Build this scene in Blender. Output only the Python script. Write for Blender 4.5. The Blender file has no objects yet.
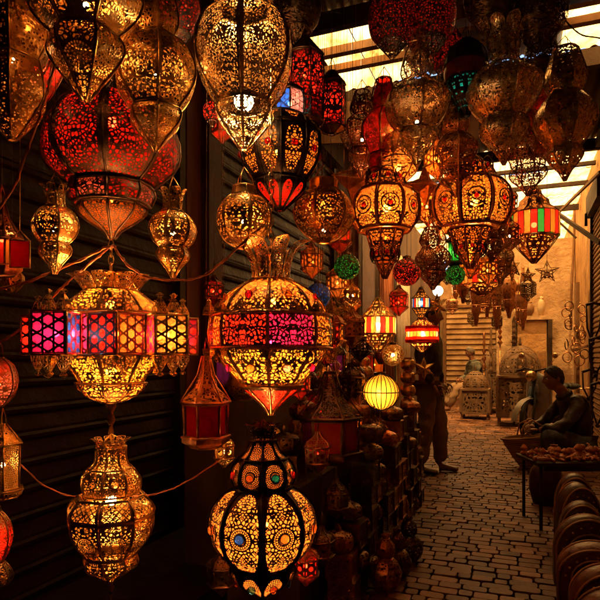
import bpy, bmesh, math, random
from mathutils import Vector, Matrix
random.seed(7)
PI = math.pi
R = math.radians
SC = bpy.context.scene
COL = SC.collection

# ------------------------------------------------------------------ camera, world, sun, exposure
CAMH, F, UC, VH = 1.2, 560.0, 300.0, 357.0
cam_d = bpy.data.cameras.new('camera')
cam_d.lens = F / 600 * 36
cam_d.sensor_width = 36
cam_d.shift_y = (VH - 300) / 600
cam_d.clip_start = 0.05
cam_d.clip_end = 500
cam = bpy.data.objects.new('camera', cam_d)
COL.objects.link(cam)
cam.location = (0, 0, CAMH)
cam.rotation_euler = (PI / 2, 0, 0)
SC.camera = cam

w = bpy.data.worlds.new('World')
SC.world = w
w.use_nodes = True
wn = w.node_tree
sky = wn.nodes.new('ShaderNodeTexSky')
sky.sky_type = 'NISHITA'
sky.sun_disc = False
SUN_EL, SUN_ROT = 74, 199
sky.sun_elevation = R(SUN_EL)
sky.sun_rotation = R(SUN_ROT)
bg = [n for n in wn.nodes if n.type == 'BACKGROUND'][0]
bg.inputs['Strength'].default_value = 0.08
wn.links.new(sky.outputs[0], bg.inputs[0])
sd = bpy.data.lights.new('sun', 'SUN')
sd.energy = 5.0
sd.angle = R(0.5)
sd.color = (1.0, 0.80, 0.52)
sun = bpy.data.objects.new('sun', sd)
COL.objects.link(sun)
dv = Vector((math.sin(R(SUN_ROT)) * math.cos(R(SUN_EL)), math.cos(R(SUN_ROT)) * math.cos(R(SUN_EL)), math.sin(R(SUN_EL))))
sun.rotation_euler = dv.to_track_quat('Z', 'Y').to_euler()
sun.location = (0, 0, 20)

SC.view_settings.view_transform = 'Standard'
SC.view_settings.look = 'None'
SC.view_settings.exposure = 2.5
SC.view_settings.gamma = 1
SC.view_settings.use_curve_mapping = False
cy = SC.cycles
cy.use_denoising = True
cy.max_bounces = 7
cy.diffuse_bounces = 4
cy.glossy_bounces = 3
cy.transmission_bounces = 5
cy.transparent_max_bounces = 20
cy.sample_clamp_indirect = 3.0
cy.sample_clamp_direct = 0
cy.caustics_reflective = False
cy.caustics_refractive = False
cy.use_adaptive_sampling = True
cy.adaptive_threshold = 0.02

# ------------------------------------------------------------------ helpers
A = math.atan(0.39)
DS = Vector((math.sin(A), math.cos(A), 0))        # along the lane
DT = Vector((math.cos(A), -math.sin(A), 0))       # across it, to the right

def S(s, t, z=0.0):
    return DS * s + DT * t + Vector((0, 0, z))

def P(u, v, Y):
    return Vector(((u - UC) / F * Y, Y, CAMH - (v - VH) / F * Y))

def tag(o, label=None, cat=None, group=None, kind=None):
    if label: o['label'] = label
    if cat: o['category'] = cat
    if group: o['group'] = group
    if kind: o['kind'] = kind
    return o

def empty(name, loc, rz=0.0, label=None, cat=None, group=None):
    o = bpy.data.objects.new(name, None)
    o.empty_display_size = 0.05
    COL.objects.link(o)
    o.location = loc
    o.rotation_euler = (0, 0, rz)
    return tag(o, label, cat, group)

def copy_tree(o, parent=None):
    c = o.copy()
    COL.objects.link(c)
    if parent is not None:
        c.parent = parent
    for ch in list(o.children):
        copy_tree(ch, c)
    return c

class MB:
    """collects vertices and faces for one mesh object"""
    def __init__(s):
        s.v, s.f, s.m, s.uc, s.up, s.sm = [], [], [], [], [], []
    def add(s, verts, faces, mi=0, uc=None, up=None, smooth=False):
        o = len(s.v)
        s.v += [tuple(x) for x in verts]
        for i, f in enumerate(faces):
            s.f.append(tuple(o + k for k in f))
            s.m.append(mi)
            s.sm.append(smooth)
            s.uc.append(uc[i] if uc else [(verts[k][0], verts[k][2]) for k in f])
            s.up.append(up[i] if up else [(0, 0)] * len(f))
        return s
    def box(s, c, d, mi=0, M=None):
        x, y, z = d[0] / 2, d[1] / 2, d[2] / 2
        vs = [Vector((i * x, j * y, k * z)) for k in (-1, 1) for j in (-1, 1) for i in (-1, 1)]
        if M: vs = [M @ p for p in vs]
        vs = [p + Vector(c) for p in vs]
        return s.add(vs, [(0, 2, 3, 1), (4, 5, 7, 6), (0, 1, 5, 4), (2, 6, 7, 3), (0, 4, 6, 2), (1, 3, 7, 5)], mi)
    def tube(s, pts, r, n=6, closed=False, mi=0, caps=True):
        pts = [Vector(p) for p in pts]
        k = len(pts)
        rr = r if isinstance(r, (list, tuple)) else [r] * k
        vs = []
        up0 = None
        for i, p in enumerate(pts):
            a = pts[i - 1] if (i > 0 or closed) else p
            b = pts[(i + 1) % k] if (i < k - 1 or closed) else p
            t = b - a
            t = t.normalized() if t.length > 1e-9 else Vector((0, 0, 1))
            if up0 is None:
                up0 = Vector((0, 0, 1)) if abs(t.z) < 0.9 else Vector((1, 0, 0))
            x = t.cross(up0)
            if x.length < 1e-6: x = t.orthogonal()
            x.normalize()
            y = x.cross(t).normalized()
            up0 = y
            for j in range(n):
                an = 2 * PI * j / n
                vs.append(p + (x * math.cos(an) + y * math.sin(an)) * rr[i])
        fs = []
        for i in range(k if closed else k - 1):
            i2 = (i + 1) % k
            for j in range(n):
                j2 = (j + 1) % n
                fs.append((i * n + j, i2 * n + j, i2 * n + j2, i * n + j2))
        if not closed and caps:
            fs.append(tuple(range(n)))
            fs.append(tuple(range(k * n - 1, (k - 1) * n - 1, -1)))
        return s.add(vs, fs, mi, smooth=True)
    def lathe(s, prof, n=16, c=(0, 0, 0), mi=0, smooth=True, axis=None, rot=0.0):
        """prof: list of (r, z)"""
        vs, fs, uc, up = [], [], [], []
        arc = 0
        arcs = []
        for i, (r, z) in enumerate(prof):
            if i: arc += math.hypot(r - prof[i - 1][0], z - prof[i - 1][1])
            arcs.append(arc)
            for j in range(n):
                a = 2 * PI * j / n + rot
                p = Vector((r * math.cos(a), r * math.sin(a), z))
                if axis: p = axis @ p
                vs.append(p + Vector(c))
        for i in range(len(prof) - 1):
            for j in range(n):
                j2 = (j + 1) % n
                fs.append((i * n + j, i * n + j2, (i + 1) * n + j2, (i + 1) * n + j))
                w0, w1 = prof[i][0] * 2 * PI / n, prof[i + 1][0] * 2 * PI / n
                uc.append([(j * w0, arcs[i]), ((j + 1) * w0, arcs[i]), ((j + 1) * w1, arcs[i + 1]), (j * w1, arcs[i + 1])])
                up.append([(0, 0)] * 4)
        return s.add(vs, fs, mi, uc, up, smooth)
    def sphere(s, c, r, n=10, m=6, sc=(1, 1, 1), mi=0, M=None):
        mt = Matrix.Diagonal(Vector(sc)).to_3x3()
        if M: mt = M.to_3x3() @ mt
        prof = [(max(1e-4, r * math.sin(PI * i / m)), -r * math.cos(PI * i / m)) for i in range(m + 1)]
        return s.lathe(prof, n, c, mi, True, mt)
    def prism(s, outline, thick, M, mi=0):
        """outline in local xz, thickness along y, placed with matrix M"""
        n = len(outline)
        vs = [M @ Vector((x, -thick / 2, z)) for x, z in outline] + [M @ Vector((x, thick / 2, z)) for x, z in outline]
        fs = [tuple(range(n)), tuple(range(2 * n - 1, n - 1, -1))] + [(i, i + n, (i + 1) % n + n, (i + 1) % n) for i in range(n)]
        return s.add(vs, fs, mi)
    def build(s, name, mats, parent=None, loc=None):
        me = bpy.data.meshes.new(name)
        me.from_pydata(s.v, [], s.f)
        if not isinstance(mats, (list, tuple)): mats = [mats]
        for m in mats: me.materials.append(m)
        me.polygons.foreach_set('material_index', s.m)
        me.polygons.foreach_set('use_smooth', s.sm)
        a = me.uv_layers.new(name='ctr'); b = me.uv_layers.new(name='pan')
        fa, fb = [], []
        for x in s.uc:
            for q in x: fa += [q[0], q[1]]
        for x in s.up:
            for q in x: fb += [q[0], q[1]]
        a.data.foreach_set('uv', fa); b.data.foreach_set('uv', fb)
        me.update()
        o = bpy.data.objects.new(name, me)
        COL.objects.link(o)
        if parent is not None: o.parent = parent
        if loc is not None: o.location = loc
        return o

def spline(pts, n=4):
    if len(pts) < 3: 
        return [tuple(p) for p in pts]
    out = []
    for i in range(len(pts) - 1):
        p0 = pts[max(0, i - 1)]; p1 = pts[i]; p2 = pts[i + 1]; p3 = pts[min(len(pts) - 1, i + 2)]
        for k in range(n):
            t = k / n
            out.append(tuple(0.5 * ((2 * b) + (-a + c) * t + (2 * a - 5 * b + 4 * c - d) * t * t + (-a + 3 * b - 3 * c + d) * t ** 3)
                             for a, b, c, d in zip(p0, p1, p2, p3)))
    out.append(tuple(pts[-1]))
    return out

# ------------------------------------------------------------------ materials
class NT:
    def __init__(s, name):
        s.mat = bpy.data.materials.new(name)
        s.mat.use_nodes = True
        s.t = s.mat.node_tree
        s.t.nodes.clear()
        s.out = s.t.nodes.new('ShaderNodeOutputMaterial')
    def n(s, ty, **kw):
        nd = s.t.nodes.new('ShaderNode' + ty)
        for k, v in kw.items():
            if hasattr(nd, k): setattr(nd, k, v)
            else: s.put(nd.inputs[k], v)
        return nd
    def put(s, sock, v):
        if isinstance(v, bpy.types.NodeSocket): s.t.links.new(v, sock)
        elif isinstance(v, bpy.types.Node): s.t.links.new(v.outputs[0], sock)
        elif isinstance(v, (tuple, list)) and len(v) == 3 and sock.type == 'RGBA': sock.default_value = (*v, 1)
        else: sock.default_value = v
    def m(s, op, a, b=None, c=None, clamp=False):
        nd = s.t.nodes.new('ShaderNodeMath')
        nd.operation = op
        nd.use_clamp = clamp
        for i, x in enumerate((a, b, c)):
            if x is not None: s.put(nd.inputs[i], x)
        return nd.outputs[0]
    def ramp(s, fac, stops, interp='LINEAR'):
        nd = s.t.nodes.new('ShaderNodeValToRGB')
        nd.color_ramp.interpolation = interp
        e = nd.color_ramp.elements
        while len(e) < len(stops): e.new(0.5)
        for el, (p, c) in zip(e, stops):
            el.position = p
            el.color = (*c, 1) if len(c) == 3 else c
        s.put(nd.inputs[0], fac)
        return nd.outputs[0]
    def noise(s, scale, detail=3, rough=0.55, vec=None):
        nd = s.n('TexNoise')
        nd.inputs['Scale'].default_value = scale
        nd.inputs['Detail'].default_value = detail
        nd.inputs['Roughness'].default_value = rough
        if vec is not None: s.put(nd.inputs['Vector'], vec)
        return nd.outputs[0]
    def obj(s):
        return s.n('TexCoord').outputs['Object']
    def pri(s, col, rough=0.5, metal=0.0, bump=None, bstr=0.3, bdist=0.01, spec=0.5):
        p = s.n('BsdfPrincipled')
        s.put(p.inputs['Base Color'], col)
        s.put(p.inputs['Roughness'], rough)
        s.put(p.inputs['Metallic'], metal)
        p.inputs['Specular IOR Level'].default_value = spec
        if bump is not None:
            b = s.n('Bump')
            b.inputs['Strength'].default_value = bstr
            b.inputs['Distance'].default_value = bdist
            s.put(b.inputs['Height'], bump)
            s.put(p.inputs['Normal'], b.outputs[0])
        return p.outputs[0]
    def end(s, sh):
        s.t.links.new(sh, s.out.inputs[0])
        return s.mat

MAT = {}
def noisy(name, c1, c2, rough=0.7, scale=6, metal=0.0, bstr=0.4, bscale=None, bdist=0.01, spec=0.4):
    t = NT(name)
    o = t.obj()
    f = t.noise(scale, 5, 0.62, o)
    c = t.ramp(f, [(0.3, c1), (0.7, c2)])
    b = t.noise(bscale or scale * 4, 5, 0.6, o)
    rg = t.m('ADD', t.m('MULTIPLY', t.noise(scale * 2, 3, 0.5, o), 0.3), rough - 0.15)
    MAT[name] = t.end(t.pri(c, rg, metal, b, bstr, bdist, spec))
    return MAT[name]

METALS = {
    'brass': ((0.80, 0.48, 0.14), (0.42, 0.23, 0.07), 0.30),
    'gold': ((0.88, 0.57, 0.20), (0.55, 0.34, 0.12), 0.26),
    'silver': ((0.86, 0.62, 0.34), (0.50, 0.33, 0.16), 0.24),
    'copper': ((0.62, 0.30, 0.14), (0.26, 0.11, 0.05), 0.36),
    'dark': ((0.16, 0.10, 0.06), (0.05, 0.03, 0.02), 0.42),
    'black': ((0.05, 0.035, 0.025), (0.02, 0.015, 0.012), 0.40),
    'shade_dim': ((0.30, 0.20, 0.11), (0.12, 0.075, 0.04), 0.38),  # metal coloured darker to paint in the display's shade and mute lit panels
    'redmetal': ((0.30, 0.05, 0.03), (0.12, 0.02, 0.015), 0.4),
}
def metal_shader(t, key, hb=None):
    a, b, r = METALS[key]
    o = t.obj()
    f = t.noise(28, 5, 0.65, o)
    c = t.ramp(f, [(0.32, b), (0.62, a)])
    rg = t.m('ADD', t.m('MULTIPLY', t.noise(60, 3, 0.6, o), 0.3), r - 0.1)
    h = t.noise(90, 3, 0.6, o)
    if hb is not None: h = t.m('ADD', t.m('MULTIPLY', h, 0.5), hb)
    return t.pri(c, rg, 1.0, h, 0.5, 0.0025)

def metal(key):
    k = 'metal_' + key
    if k not in MAT:
        t = NT(k)
        MAT[k] = t.end(metal_shader(t, key))
    return MAT[k]

def pierced(key, kind, pitch=0.011, thr=0.13, mu=0.86, mv=0.93, oval=False, mod=0.45, hub=0.0):
    """sheet metal cut through in a repeating pattern, solid along the panel edges"""
    k = f'pierced_{key}_{kind}_{pitch}_{thr}_{mu}_{mv}_{oval}_{mod}_{hub}'
    if k in MAT: return MAT[k]
    t = NT(k)
    uv = t.n('UVMap'); uv.uv_map = 'ctr'
    up = t.n('UVMap'); up.uv_map = 'pan'
    sp = t.n('SeparateXYZ'); t.put(sp.inputs[0], uv.outputs[0])
    pp = t.n('SeparateXYZ'); t.put(pp.inputs[0], up.outputs[0])
    U, V = sp.outputs[0], sp.outputs[1]
    pu, pv = t.m('ABSOLUTE', pp.outputs[0]), t.m('ABSOLUTE', pp.outputs[1])
    inv = 1.0 / pitch
    rnd = t.m('MULTIPLY', t.n('ObjectInfo').outputs['Random'], 7.0)
    au = t.m('ABSOLUTE', U)
    relief = None
    if kind in ('arab', 'dots'):
        cv = t.n('CombineXYZ'); t.put(cv.inputs[0], au); t.put(cv.inputs[1], V); t.put(cv.inputs[2], t.m('MULTIPLY', rnd, pitch * 9))
        vo = t.n('TexVoronoi'); vo.feature = 'DISTANCE_TO_EDGE' if kind == 'arab' else 'F1'
        vo.inputs['Scale'].default_value = inv
        t.put(vo.inputs['Vector'], cv.outputs[0])
        d = vo.outputs['Distance']
        big = t.noise(inv * 0.22, 2, 0.5, cv.outputs[0])
        if kind == 'arab':
            th = t.m('ADD', t.m('MULTIPLY', t.m('SUBTRACT', big, 0.5), mod), thr)
            mask = t.m('GREATER_THAN', d, th)
            relief = t.m('MULTIPLY', d, -1.5)
        else:
            mask = t.m('LESS_THAN', d, thr)
            relief = d
    elif kind in ('mandala', 'rosette'):
        r = t.m('MULTIPLY', t.m('SQRT', t.m('ADD', t.m('MULTIPLY', U, U), t.m('MULTIPLY', V, V))), inv)
        kf = t.m('FLOOR', r)
        fr = t.m('SUBTRACT', t.m('FRACT', r), 0.5)
        th = t.m('DIVIDE', t.m('ARCTAN2', V, U), 2 * PI)
        cnt = t.m('ADD', t.m('MULTIPLY', t.m('FLOOR', t.m('MULTIPLY', kf, 0.5)), 11), 9)
        ft = t.m('SUBTRACT', t.m('FRACT', t.m('MULTIPLY', t.m('ADD', th, 1.0), cnt)), 0.5)
        dd = t.m('ADD', t.m('MULTIPLY', fr, fr), t.m('MULTIPLY', t.m('MULTIPLY', ft, ft), 1.3))
        cv = t.n('CombineXYZ'); t.put(cv.inputs[0], U); t.put(cv.inputs[1], V); t.put(cv.inputs[2], rnd)
        mask = t.m('LESS_THAN', dd, t.m('ADD', t.m('MULTIPLY', t.m('SUBTRACT', t.noise(inv * 0.5, 2, 0.6, cv.outputs[0]), 0.5), thr * 1.6), thr))
        relief = dd
        if kind == 'rosette':
            # floral scrollwork around a dotted sunburst
            cw = t.n('CombineXYZ'); t.put(cw.inputs[0], au); t.put(cw.inputs[1], t.m('ABSOLUTE', V)); t.put(cw.inputs[2], rnd)
            vo = t.n('TexVoronoi'); vo.feature = 'DISTANCE_TO_EDGE'; vo.inputs['Scale'].default_value = inv * 0.62
            t.put(vo.inputs['Vector'], cw.outputs[0])
            m_out = t.m('GREATER_THAN', vo.outputs['Distance'], t.m('ADD', t.m('MULTIPLY', t.m('SUBTRACT', t.noise(inv * 0.2, 2, 0.5, cw.outputs[0]), 0.5), 0.5), 0.17))
            inner = t.m('LESS_THAN', r, 4.9)
            ringgap = t.m('GREATER_THAN', t.m('ABSOLUTE', t.m('SUBTRACT', r, 5.1)), 0.25)
            mask = t.m('MULTIPLY', t.m('ADD', t.m('MULTIPLY', mask, inner), t.m('MULTIPLY', m_out, t.m('SUBTRACT', 1.0, inner))), ringgap)
    elif kind == 'star':
        d = None
        for an in (0, 60, 120):
            c, s_ = math.cos(R(an)), math.sin(R(an))
            q = t.m('MULTIPLY', t.m('ADD', t.m('MULTIPLY', U, c), t.m('MULTIPLY', V, s_)), inv)
            e = t.m('ABSOLUTE', t.m('SUBTRACT', t.m('FRACT', t.m('ADD', q, 100.0)), 0.5))
            d = e if d is None else t.m('MINIMUM', d, e)
        mask = t.m('GREATER_THAN', d, thr)
        relief = t.m('MULTIPLY', d, -1)
    elif kind == 'lattice':
        d = None
        for an in (45, 135):
            c, s_ = math.cos(R(an)), math.sin(R(an))
            q = t.m('MULTIPLY', t.m('ADD', t.m('MULTIPLY', U, c), t.m('MULTIPLY', V, s_)), inv)
            e = t.m('ABSOLUTE', t.m('SUBTRACT', t.m('FRACT', t.m('ADD', q, 100.0)), 0.5))
            d = e if d is None else t.m('MINIMUM', d, e)
        mask = t.m('GREATER_THAN', d, thr)
        relief = t.m('MULTIPLY', d, -1)
    if oval:
        dd = t.m('ADD', t.m('POWER', t.m('DIVIDE', pu, mu), 2.4), t.m('POWER', t.m('DIVIDE', pv, mv), 2.4))
        edge = t.m('LESS_THAN', dd, 1.0)
    else:
        edge = t.m('MULTIPLY', t.m('LESS_THAN', pu, mu), t.m('LESS_THAN', pv, mv))
    mask = t.m('MULTIPLY', mask, edge)
    if hub:
        rr = t.m('SQRT', t.m('ADD', t.m('MULTIPLY', U, U), t.m('MULTIPLY', V, V)))
        mask = t.m('MAXIMUM', t.m('MULTIPLY', mask, t.m('GREATER_THAN', rr, hub * 1.25)), t.m('LESS_THAN', rr, hub))
    sh = metal_shader(t, key, relief)
    tr = t.n('BsdfTransparent')
    mx = t.n('MixShader')
    t.put(mx.inputs[0], mask); t.put(mx.inputs[1], sh); t.put(mx.inputs[2], tr.outputs[0])
    MAT[k] = t.end(mx.outputs[0])
    return MAT[k]

GLASS = {
    'amber': (1.0, 0.38, 0.07), 'yellow': (1.0, 0.48, 0.06), 'red': (0.95, 0.03, 0.015), 'magenta': (0.9, 0.02, 0.22),
    'blue': (0.03, 0.16, 1.0), 'teal': (0.02, 0.55, 0.50), 'green': (0.04, 0.55, 0.08), 'orange': (1.0, 0.28, 0.03),
    'white': (1.0, 0.85, 0.6), 'purple': (0.35, 0.04, 0.55), 'cyan': (0.15, 0.6, 0.9), 'pink': (1.0, 0.25, 0.2),
}
def glass(key, clear=0.42, hub=0.0):
    """stained or frosted pane: part scatters the bulb's light, part lets it straight through"""
    k = f'glass_{key}_{clear}_{hub}'
    if k in MAT: return MAT[k]
    t = NT(k)
    c = GLASS[key]
    o = t.obj()
    var = t.ramp(t.noise(45, 3, 0.6, o), [(0.3, tuple(x * 0.72 for x in c)), (0.7, c)])
    tl = t.n('BsdfTranslucent'); t.put(tl.inputs[0], var)
    df = t.n('BsdfDiffuse'); t.put(df.inputs[0], tuple(x * 0.5 for x in c))
    tp = t.n('BsdfTransparent'); t.put(tp.inputs[0], c)
    gl = t.n('BsdfGlossy'); gl.inputs['Roughness'].default_value = 0.12
    m1 = t.n('MixShader'); m1.inputs[0].default_value = 0.18
    t.put(m1.inputs[1], tl.outputs[0]); t.put(m1.inputs[2], df.outputs[0])
    m2 = t.n('MixShader'); m2.inputs[0].default_value = clear
    t.put(m2.inputs[1], m1.outputs[0]); t.put(m2.inputs[2], tp.outputs[0])
    m3 = t.n('MixShader')
    m3.inputs[0].default_value = 0.06; t.put(m3.inputs[1], m2.outputs[0]); t.put(m3.inputs[2], gl.outputs[0])
    if hub:      # the liner is cut away behind each jewel
        uv = t.n('UVMap'); uv.uv_map = 'ctr'
        ln = t.n('VectorMath'); ln.operation = 'LENGTH'; t.put(ln.inputs[0], uv.outputs[0])
        m4 = t.n('MixShader'); t.put(m4.inputs[0], t.m('LESS_THAN', ln.outputs['Value'], hub))
        t.put(m4.inputs[1], m3.outputs[0]); t.put(m4.inputs[2], t.n('BsdfTransparent').outputs[0])
        MAT[k] = t.end(m4.outputs[0])
    else:
        MAT[k] = t.end(m3.outputs[0])
    return MAT[k]

def emit(name, col, st):
    if name in MAT: return MAT[name]
    t = NT(name)
    e = t.n('Emission'); t.put(e.inputs[0], col); e.inputs[1].default_value = st
    MAT[name] = t.end(e.outputs[0])
    return MAT[name]

noisy('wood_dark', (0.022, 0.012, 0.007), (0.06, 0.03, 0.015), 0.7, 5, bstr=0.5)
noisy('wood_mid', (0.16, 0.08, 0.035), (0.30, 0.16, 0.07), 0.65, 6, bstr=0.4)
noisy('post_paint', (0.09, 0.025, 0.012), (0.16, 0.05, 0.025), 0.6, 5)
noisy('shutter_paint', (0.006, 0.002, 0.0012), (0.020, 0.006, 0.003), 0.55, 5, bstr=0.6, bscale=9, bdist=0.02, spec=0.2)
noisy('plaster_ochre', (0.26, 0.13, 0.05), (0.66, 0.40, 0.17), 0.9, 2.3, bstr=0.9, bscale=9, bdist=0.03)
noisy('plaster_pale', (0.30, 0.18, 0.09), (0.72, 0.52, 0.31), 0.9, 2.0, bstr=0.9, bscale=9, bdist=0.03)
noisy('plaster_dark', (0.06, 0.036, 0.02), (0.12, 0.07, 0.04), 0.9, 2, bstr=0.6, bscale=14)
noisy('red_paint', (0.10, 0.008, 0.005), (0.22, 0.02, 0.01), 0.3, 14)
noisy('earth', (0.05, 0.032, 0.02), (0.10, 0.065, 0.04), 0.95, 8, bstr=0.6)
noisy('leather_dark', (0.018, 0.008, 0.005), (0.085, 0.032, 0.016), 0.36, 7, bstr=0.7, bscale=30)
noisy('leather_red', (0.05, 0.012, 0.006), (0.14, 0.035, 0.016), 0.36, 7, bstr=0.7, bscale=30)
noisy('leather_tan', (0.22, 0.10, 0.04), (0.40, 0.20, 0.08), 0.5, 9, bstr=0.4)
noisy('skin', (0.20, 0.085, 0.045), (0.38, 0.17, 0.09), 0.5, 22, bstr=0.4, bscale=120, bdist=0.004)
noisy('hair', (0.010, 0.007, 0.006), (0.03, 0.02, 0.015), 0.6, 60, bstr=0.8, bscale=180, bdist=0.004)
noisy('hair_grey', (0.10, 0.08, 0.06), (0.22, 0.18, 0.14), 0.7, 60, bstr=0.8, bscale=180, bdist=0.004)
noisy('jacket_black', (0.014, 0.008, 0.006), (0.035, 0.020, 0.015), 0.6, 9, bstr=0.6, bscale=8, bdist=0.03)
noisy('jacket_brown', (0.014, 0.006, 0.0035), (0.045, 0.019, 0.011), 0.5, 9, bstr=0.6, bscale=8, bdist=0.03)
noisy('jacket_teal', (0.06, 0.065, 0.055), (0.16, 0.16, 0.13), 0.8, 12, bstr=0.6, bscale=8, bdist=0.03)
noisy('khaki', (0.22, 0.14, 0.085), (0.29, 0.19, 0.12), 0.9, 4, bstr=0.55, bscale=7, bdist=0.03)
noisy('denim', (0.035, 0.037, 0.045), (0.10, 0.10, 0.115), 0.85, 10, bstr=0.6, bscale=8, bdist=0.03)
noisy('shoe_brown', (0.10, 0.04, 0.02), (0.22, 0.09, 0.04), 0.45, 10)
noisy('cloth_rust', (0.18, 0.05, 0.02), (0.34, 0.11, 0.04), 0.9, 6, bstr=0.6)
noisy('cloth_cream', (0.45, 0.34, 0.2), (0.65, 0.52, 0.34), 0.9, 6, bstr=0.6)
noisy('bike_grey', (0.28, 0.27, 0.24), (0.42, 0.40, 0.36), 0.35, 5, spec=0.6)
noisy('bike_blue', (0.05, 0.09, 0.13), (0.10, 0.15, 0.20), 0.3, 5, spec=0.6)
noisy('rubber', (0.02, 0.02, 0.02), (0.04, 0.04, 0.035), 0.8, 12)
noisy('cord', (0.45, 0.12, 0.04), (0.70, 0.22, 0.07), 0.5, 20)
noisy('concrete', (0.16, 0.12, 0.08), (0.28, 0.21, 0.14), 0.9, 4, bstr=0.5)
noisy('carved_orange', (0.35, 0.11, 0.03), (0.60, 0.22, 0.07), 0.4, 30)
noisy('cabinet_wood', (0.11, 0.06, 0.03), (0.22, 0.125, 0.065), 0.75, 7, bstr=0.5)
noisy('iron_dark', (0.025, 0.018, 0.013), (0.06, 0.045, 0.03), 0.5, 10, metal=0.7)

def mat_paver():
    t = NT('paver')
    g = t.n('NewGeometry')
    rnd = g.outputs['Random Per Island']
    o = t.obj()
    n1 = t.noise(0.9, 5, 0.68, o)
    n2 = t.noise(40, 5, 0.7, o)
    c = t.ramp(t.m('ADD', t.m('MULTIPLY', rnd, 0.55), t.m('MULTIPLY', n1, 0.5)), [(0.15, (0.055, 0.019, 0.008)), (0.5, (0.135, 0.050, 0.022)), (0.85, (0.29, 0.135, 0.070))])
    mx = t.n('MixRGB'); mx.blend_type = 'MULTIPLY'; mx.inputs[0].default_value = 0.6
    t.put(mx.inputs[1], c); t.put(mx.inputs[2], t.ramp(n2, [(0.3, (0.55, 0.5, 0.48)), (0.65, (1, 1, 1))]))
    rg = t.m('ADD', t.m('MULTIPLY', n1, 0.35), 0.42)
    MAT['paver'] = t.end(t.pri(mx.outputs[0], rg, 0, n2, 0.5, 0.006, 0.4))
mat_paver()

def mat_sheet(nm, clear):
    # weathered translucent corrugated plastic, streaked with dirt along the fall
    t = NT(nm)
    o = t.obj()
    mp = t.n('Mapping'); mp.inputs['Rotation'].default_value = (0, 0, A); mp.inputs['Scale'].default_value = (4.5, 0.7, 1)
    t.put(mp.inputs['Vector'], o)
    n = t.m('ADD', t.m('MULTIPLY', t.noise(2.2, 5, 0.65, o), 0.5), t.m('MULTIPLY', t.noise(1.6, 5, 0.7, mp.outputs[0]), 0.5))
    c = t.ramp(n, [(0.36, (0.40, 0.20, 0.07)), (0.47, (0.92, 0.66, 0.34)), (0.60, (1.0, 0.86, 0.58))])
    tl = t.n('BsdfTranslucent'); t.put(tl.inputs[0], c)
    df = t.n('BsdfDiffuse'); t.put(df.inputs[0], (0.7, 0.55, 0.35))
    m1 = t.n('MixShader'); m1.inputs[0].default_value = 0.06
    t.put(m1.inputs[1], tl.outputs[0]); t.put(m1.inputs[2], df.outputs[0])
    tp = t.n('BsdfTransparent'); t.put(tp.inputs[0], (1.0, 0.80, 0.52))
    m2 = t.n('MixShader'); m2.inputs[0].default_value = clear
    t.put(m2.inputs[1], m1.outputs[0]); t.put(m2.inputs[2], tp.outputs[0])
    MAT[nm] = t.end(m2.outputs[0])
mat_sheet('roof_plastic', 0.12)
mat_sheet('roof_plastic_clear', 0.42)

def mat_mosaic(key, nm, base=None, lit=0.3):
    # crackle glass in dark grout
    k = nm
    t = NT(k)
    o = t.obj()
    vo = t.n('TexVoronoi'); vo.feature = 'DISTANCE_TO_EDGE'; vo.inputs['Scale'].default_value = 80
    t.put(vo.inputs['Vector'], o)
    mask = t.m('GREATER_THAN', vo.outputs['Distance'], 0.15)
    c = GLASS[key]
    tl = t.n('BsdfTranslucent'); t.put(tl.inputs[0], c)
    gl = t.pri(tuple(x * 0.22 for x in c), 0.12, 0, t.m('MULTIPLY', vo.outputs['Distance'], 1.0), 0.8, 0.01, 0.7)
    m1 = t.n('MixShader'); m1.inputs[0].default_value = 0.84
    t.put(m1.inputs[1], tl.outputs[0]); t.put(m1.inputs[2], gl)
    dk = t.pri((0.02, 0.012, 0.01), 0.6)
    m2 = t.n('MixShader'); t.put(m2.inputs[0], mask); t.put(m2.inputs[1], dk); t.put(m2.inputs[2], m1.outputs[0])
    MAT[k] = t.end(m2.outputs[0])
for kk in ('red', 'green', 'blue', 'purple', 'orange', 'cyan'):
    mat_mosaic(kk, 'mosaic_' + kk)
def mat_straw():
    t = NT('straw')
    o = t.obj()
    wv = t.n('TexWave'); wv.inputs['Scale'].default_value = 14; wv.bands_direction = 'Z'; wv.inputs['Distortion'].default_value = 1.5
    t.put(wv.inputs['Vector'], o)
    wv2 = t.n('TexWave'); wv2.inputs['Scale'].default_value = 30; wv2.bands_direction = 'X'
    t.put(wv2.inputs['Vector'], o)
    c = t.ramp(t.m('ADD', t.m('MULTIPLY', wv.outputs[1], 0.6), t.m('MULTIPLY', wv2.outputs[1], 0.3)), [(0.1, (0.20, 0.10, 0.04)), (0.8, (0.55, 0.36, 0.16))])
    MAT['straw'] = t.end(t.pri(c, 0.8, 0, wv.outputs[1], 0.6, 0.01))
mat_straw()

# ------------------------------------------------------------------ the setting
TL, TR = -2.04, 0.88       # t of the left and right walls
ROOF = 4.0

def sbox(mb, s0, s1, t0, t1, z0, z1, mi=0):
    vs = [S(s, t, z) for z in (z0, z1) for t in (t0, t1) for s in (s0, s1)]
    return mb.add(vs, [(0, 1, 3, 2), (4, 6, 7, 5), (0, 4, 5, 1), (2, 3, 7, 6), (0, 2, 6, 4), (1, 5, 7, 3)], mi)

# ground far beyond the walls
g = MB(); g.add([(-60, -60, -0.03), (60, -60, -0.03), (60, 80, -0.03), (-60, 80, -0.03)], [(0, 1, 2, 3)])
tag(g.build('ground', MAT['earth']), kind='structure')

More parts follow.
